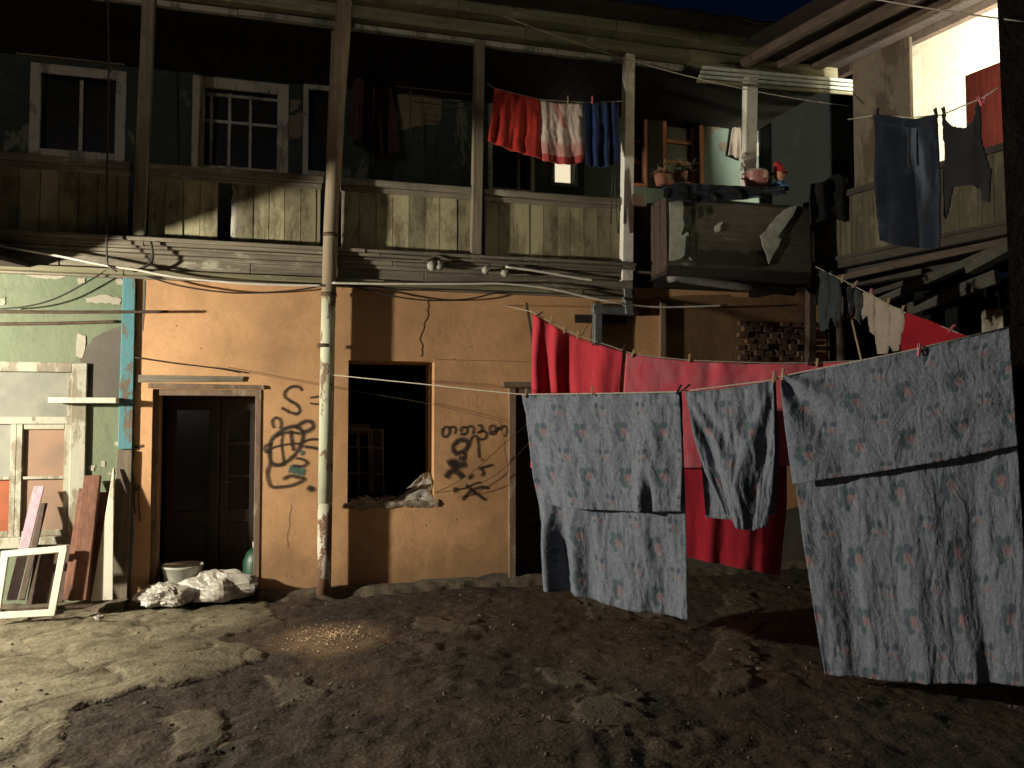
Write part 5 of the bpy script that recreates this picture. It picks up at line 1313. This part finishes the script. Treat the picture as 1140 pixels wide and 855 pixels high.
for i, (u, v, d, lab) in enumerate(((757, 203, -.28, 'leafy dusty plant on the rail before the orange framed window'), (737, 206, -.36, 'small reddish potted plant at the left corner of the boxed balcony'))):
    b0 = fac(u, v, d); pt = thing('potted_plant', lab, 'plant', b0, 0, 'potted plants')
    MB().lathe(b0, [(0, 0), (.06, 0), (.08, .10), (.07, .10), (0, .09)], 16).build('pot', MT['clay'], pt, True)
    m = MB()
    for k in range(90 if i == 0 else 40):
        a = random.uniform(0, 6.28); rr = random.uniform(.02, .22 if i == 0 else .12); h = random.uniform(.08, .22 if i == 0 else .16)
        p = b0+Vector((math.cos(a)*rr, math.sin(a)*rr*.6, h)); dv = Vector((random.uniform(-1, 1), random.uniform(-1, 1), random.uniform(-.3, .8))).normalized()*.035
        sd = dv.cross(Vector((random.uniform(-1, 1), random.uniform(-1, 1), 1))).normalized()*.013
        m.quad(p-dv, p+sd, p+dv, p-sd)
    m.build('foliage', MT['leaf'] if i == 0 else MT['clay'], pt)
    m = MB()
    for k in range(9): a = random.uniform(0, 6.28); m.tube([b0+Vector((0, 0, .08)), b0+Vector((math.cos(a)*.07, math.sin(a)*.05, .14)), b0+Vector((math.cos(a)*.15*(1-i*.4), math.sin(a)*.08, .18))], .003, 5)
    m.build('stem', MT['leaf'], pt)
# carton on the rail end between pale post and box
cb = fac(712, 210, -.1); MB().fbox(fs(703, 200, -.12)[0], fs(718, 200, -.12)[0], -.14, -.02, Z_RAIL-.06, Z_RAIL+.06, jit=.006).build('carton', MT['frame'], None, top=('small pale carton on the rail right of the pale post', 'box'))

# ================================================================== PEGS
def peg(p, mat, lab, tilt=0, size=1.0):
    m = MB(); h = .075*size; w_ = .011*size
    ax = Vector((math.sin(tilt), 0, math.cos(tilt))); y = Vector((0, 1, 0)); x = ax.cross(y).normalized()
    for sg in (-1, 1):
        a = p-ax*h*.45+y*sg*.004; b = p+ax*h*.5+y*sg*.012
        m.hexa([q+x*i+y*j for q in (a, b) for (i, j) in ((-w_/2, -.004), (w_/2, -.004), (w_/2, .004), (-w_/2, .004))])
    m.tube([p-x*w_*.6, p+x*w_*.6], .006, 8)
    m.build('clothespeg', MT[mat], None, top=(lab, 'clothespeg', 'clothespegs on the laundry lines'))
pegs = [
 (B_(585, 438), 'peg_wood', 'wooden peg at the left corner of the left floral sheet', .1), (B_(659, 436), 'peg_wood', 'wooden peg at the middle of the left floral sheet', 0),
 (B_(755, 434), 'peg_dark', 'dark peg at the right corner of the left floral sheet', .5), (B_(763, 432), 'peg_dark', 'dark slanted peg at the left corner of the small sagging cloth', .9),
 (B_(861, 420), 'peg_wood', 'wooden peg at the right corner of the small sagging cloth', .1), (B_(871, 417), 'peg_wood', 'wooden peg at the left corner of the largest floral sheet', .1),
 (B_(1022, 390), 'peg_pink', 'pinkish peg halfway along the largest floral sheet', .1),
 (Rr(600, 350), 'peg_dark', 'dark slanted peg beside the stake on the rear line', 1.0), (Rr(613, 357), 'peg_wood', 'wooden peg on the first bunch of the bright red cloth', .2),
 (Rr(628, 367), 'peg_wood', 'wooden peg on the second bunch of the bright red cloth', .1), (Rr(643, 373), 'peg_wood', 'wooden peg where the bright red cloth turns smooth', .1),
 (Rr(663, 382), 'peg_dark', 'dark peg on the smooth half of the bright red cloth', 1.0), (Rr(694, 388), 'peg_dark', 'dark peg between bright red and faded red cloths', .3),
 (Rr(704, 394), 'peg_wood', 'wooden peg at the left corner of the faded red sheet', .3), (Rr(767, 399), 'peg_wood', 'wooden peg just above the small sagging cloth on the rear line', .1),
 (Rr(900, 403), 'peg_dark', 'dark peg on the rear line near its right end', .1), (Rr(909, 404), 'peg_wood', 'wooden peg on the rear line near its right end', .1),
 (Lh(937, 311), 'peg_wood', 'wooden peg right of the washed grey jeans', .2), (Lh(951, 317), 'peg_wood', 'wooden peg above the small grey vest', .6), (Lh(969, 326), 'peg_pink', 'pale pink peg at the left shoulder of the white shirt', .1),
 (Lh(988, 337), 'peg_wood', 'wooden peg at the middle of the white shirt', .2), (Lh(1004, 345), 'peg_wood', 'wooden peg between white shirt and bright red cloth', .3), (Lh(1058, 366), 'peg_pink', 'pinkish peg on the bright red cloth', .7),
 (Hh(976, 127), 'peg_dark', 'dark peg at the left end of the jeans waistband', .1), (Hh(1041, 127), 'peg_dark', 'dark peg at the right end of the jeans waistband', -.2), (Hh(1050, 126), 'peg_dark', 'dark peg at the sleeve of the black top', -.2),
 (Hh(1090, 113), 'peg_pink', 'pink peg at the shoulder of the black top', -.4), (Hh(1096, 110), 'peg_pink', 'spare pink peg at the end of the high line', .4),
 (Ft(632, 112), 'peg_wood', 'pale peg on the white towel', 0), (Ft(659, 112), 'peg_pink', 'red pink peg on the navy towel', 0)]
for q, mt, lab, tl in pegs:
    p = at(*q); p.y -= .012; peg(p, mt, lab, tl)

# ================================================================== SKY, LIGHT, CAMERA
wd = bpy.data.worlds.new('World'); scene.world = wd; wd.use_nodes = True
nt = wd.node_tree; bg = nt.nodes['Background']; sky = nt.nodes.new('ShaderNodeTexSky'); sky.sky_type = 'NISHITA'; sky.sun_disc = False
sky.sun_elevation = R(0); sky.sun_rotation = R(200); sky.ozone_density = 4
nt.links.new(sky.outputs[0], bg.inputs[0]); bg.inputs[1].default_value = .012
def point(name, loc, power, color, r=.03):
    l = bpy.data.lights.new(name, 'POINT'); l.energy = power; l.color = color; l.shadow_soft_size = r
    o = bpy.data.objects.new(name, l); o.location = loc; C.objects.link(o); return o
point('yard_lamp', LAMP, 2150, (1, .92, .74), .09)
point('yard_fill', (-1.6, -5.5, 2.6), 38, (1, .88, .74), .12)  # fill light added to lift the wall shadows, no actual yard lamp
def spot(name, loc, tgt, power, color, ang, blend=.6, r=.05):
    l = bpy.data.lights.new(name, 'SPOT'); l.energy = power; l.color = color; l.spot_size = R(ang); l.spot_blend = blend; l.shadow_soft_size = r
    o = bpy.data.objects.new(name, l); o.location = loc; o.rotation_euler = (Vector(tgt)-Vector(loc)).to_track_quat('-Z', 'Y').to_euler(); C.objects.link(o)
spot('upper_fill', (-2.6, -3.2, 4.4), (-4.2, 8.5, 4.4+8.6), 430, (1, .9, .76), 82, .22, .06)  # added spot fill that brightens only the upper gallery
gl = RP(3.1, -.22, 4.7)
spot('gallery_lamp', gl, RP(2.0, gd, 4.95), 1500, (1, .95, .78), 84, .3)
gx, gy = gpt(370, 712)
spot('stray_beam', (gx-.9, gy-2.2, 4.6), (gx, gy, 0), 2200, (1, .70, .42), 11, 1.0, .02)

cam = bpy.data.cameras.new('camera'); cam.sensor_width = 36; cam.lens = 36*F/1140; cam.clip_end = 500; cam.clip_start = .05
co = bpy.data.objects.new('camera', cam); co.location = CAM; co.rotation_euler = (R(90)+PITCH, 0, 0); C.objects.link(co); scene.camera = co
scene.view_settings.view_transform = 'Standard'; scene.view_settings.look = 'None'; scene.view_settings.exposure = 0; scene.view_settings.gamma = 1
scene.cycles.use_denoising = True
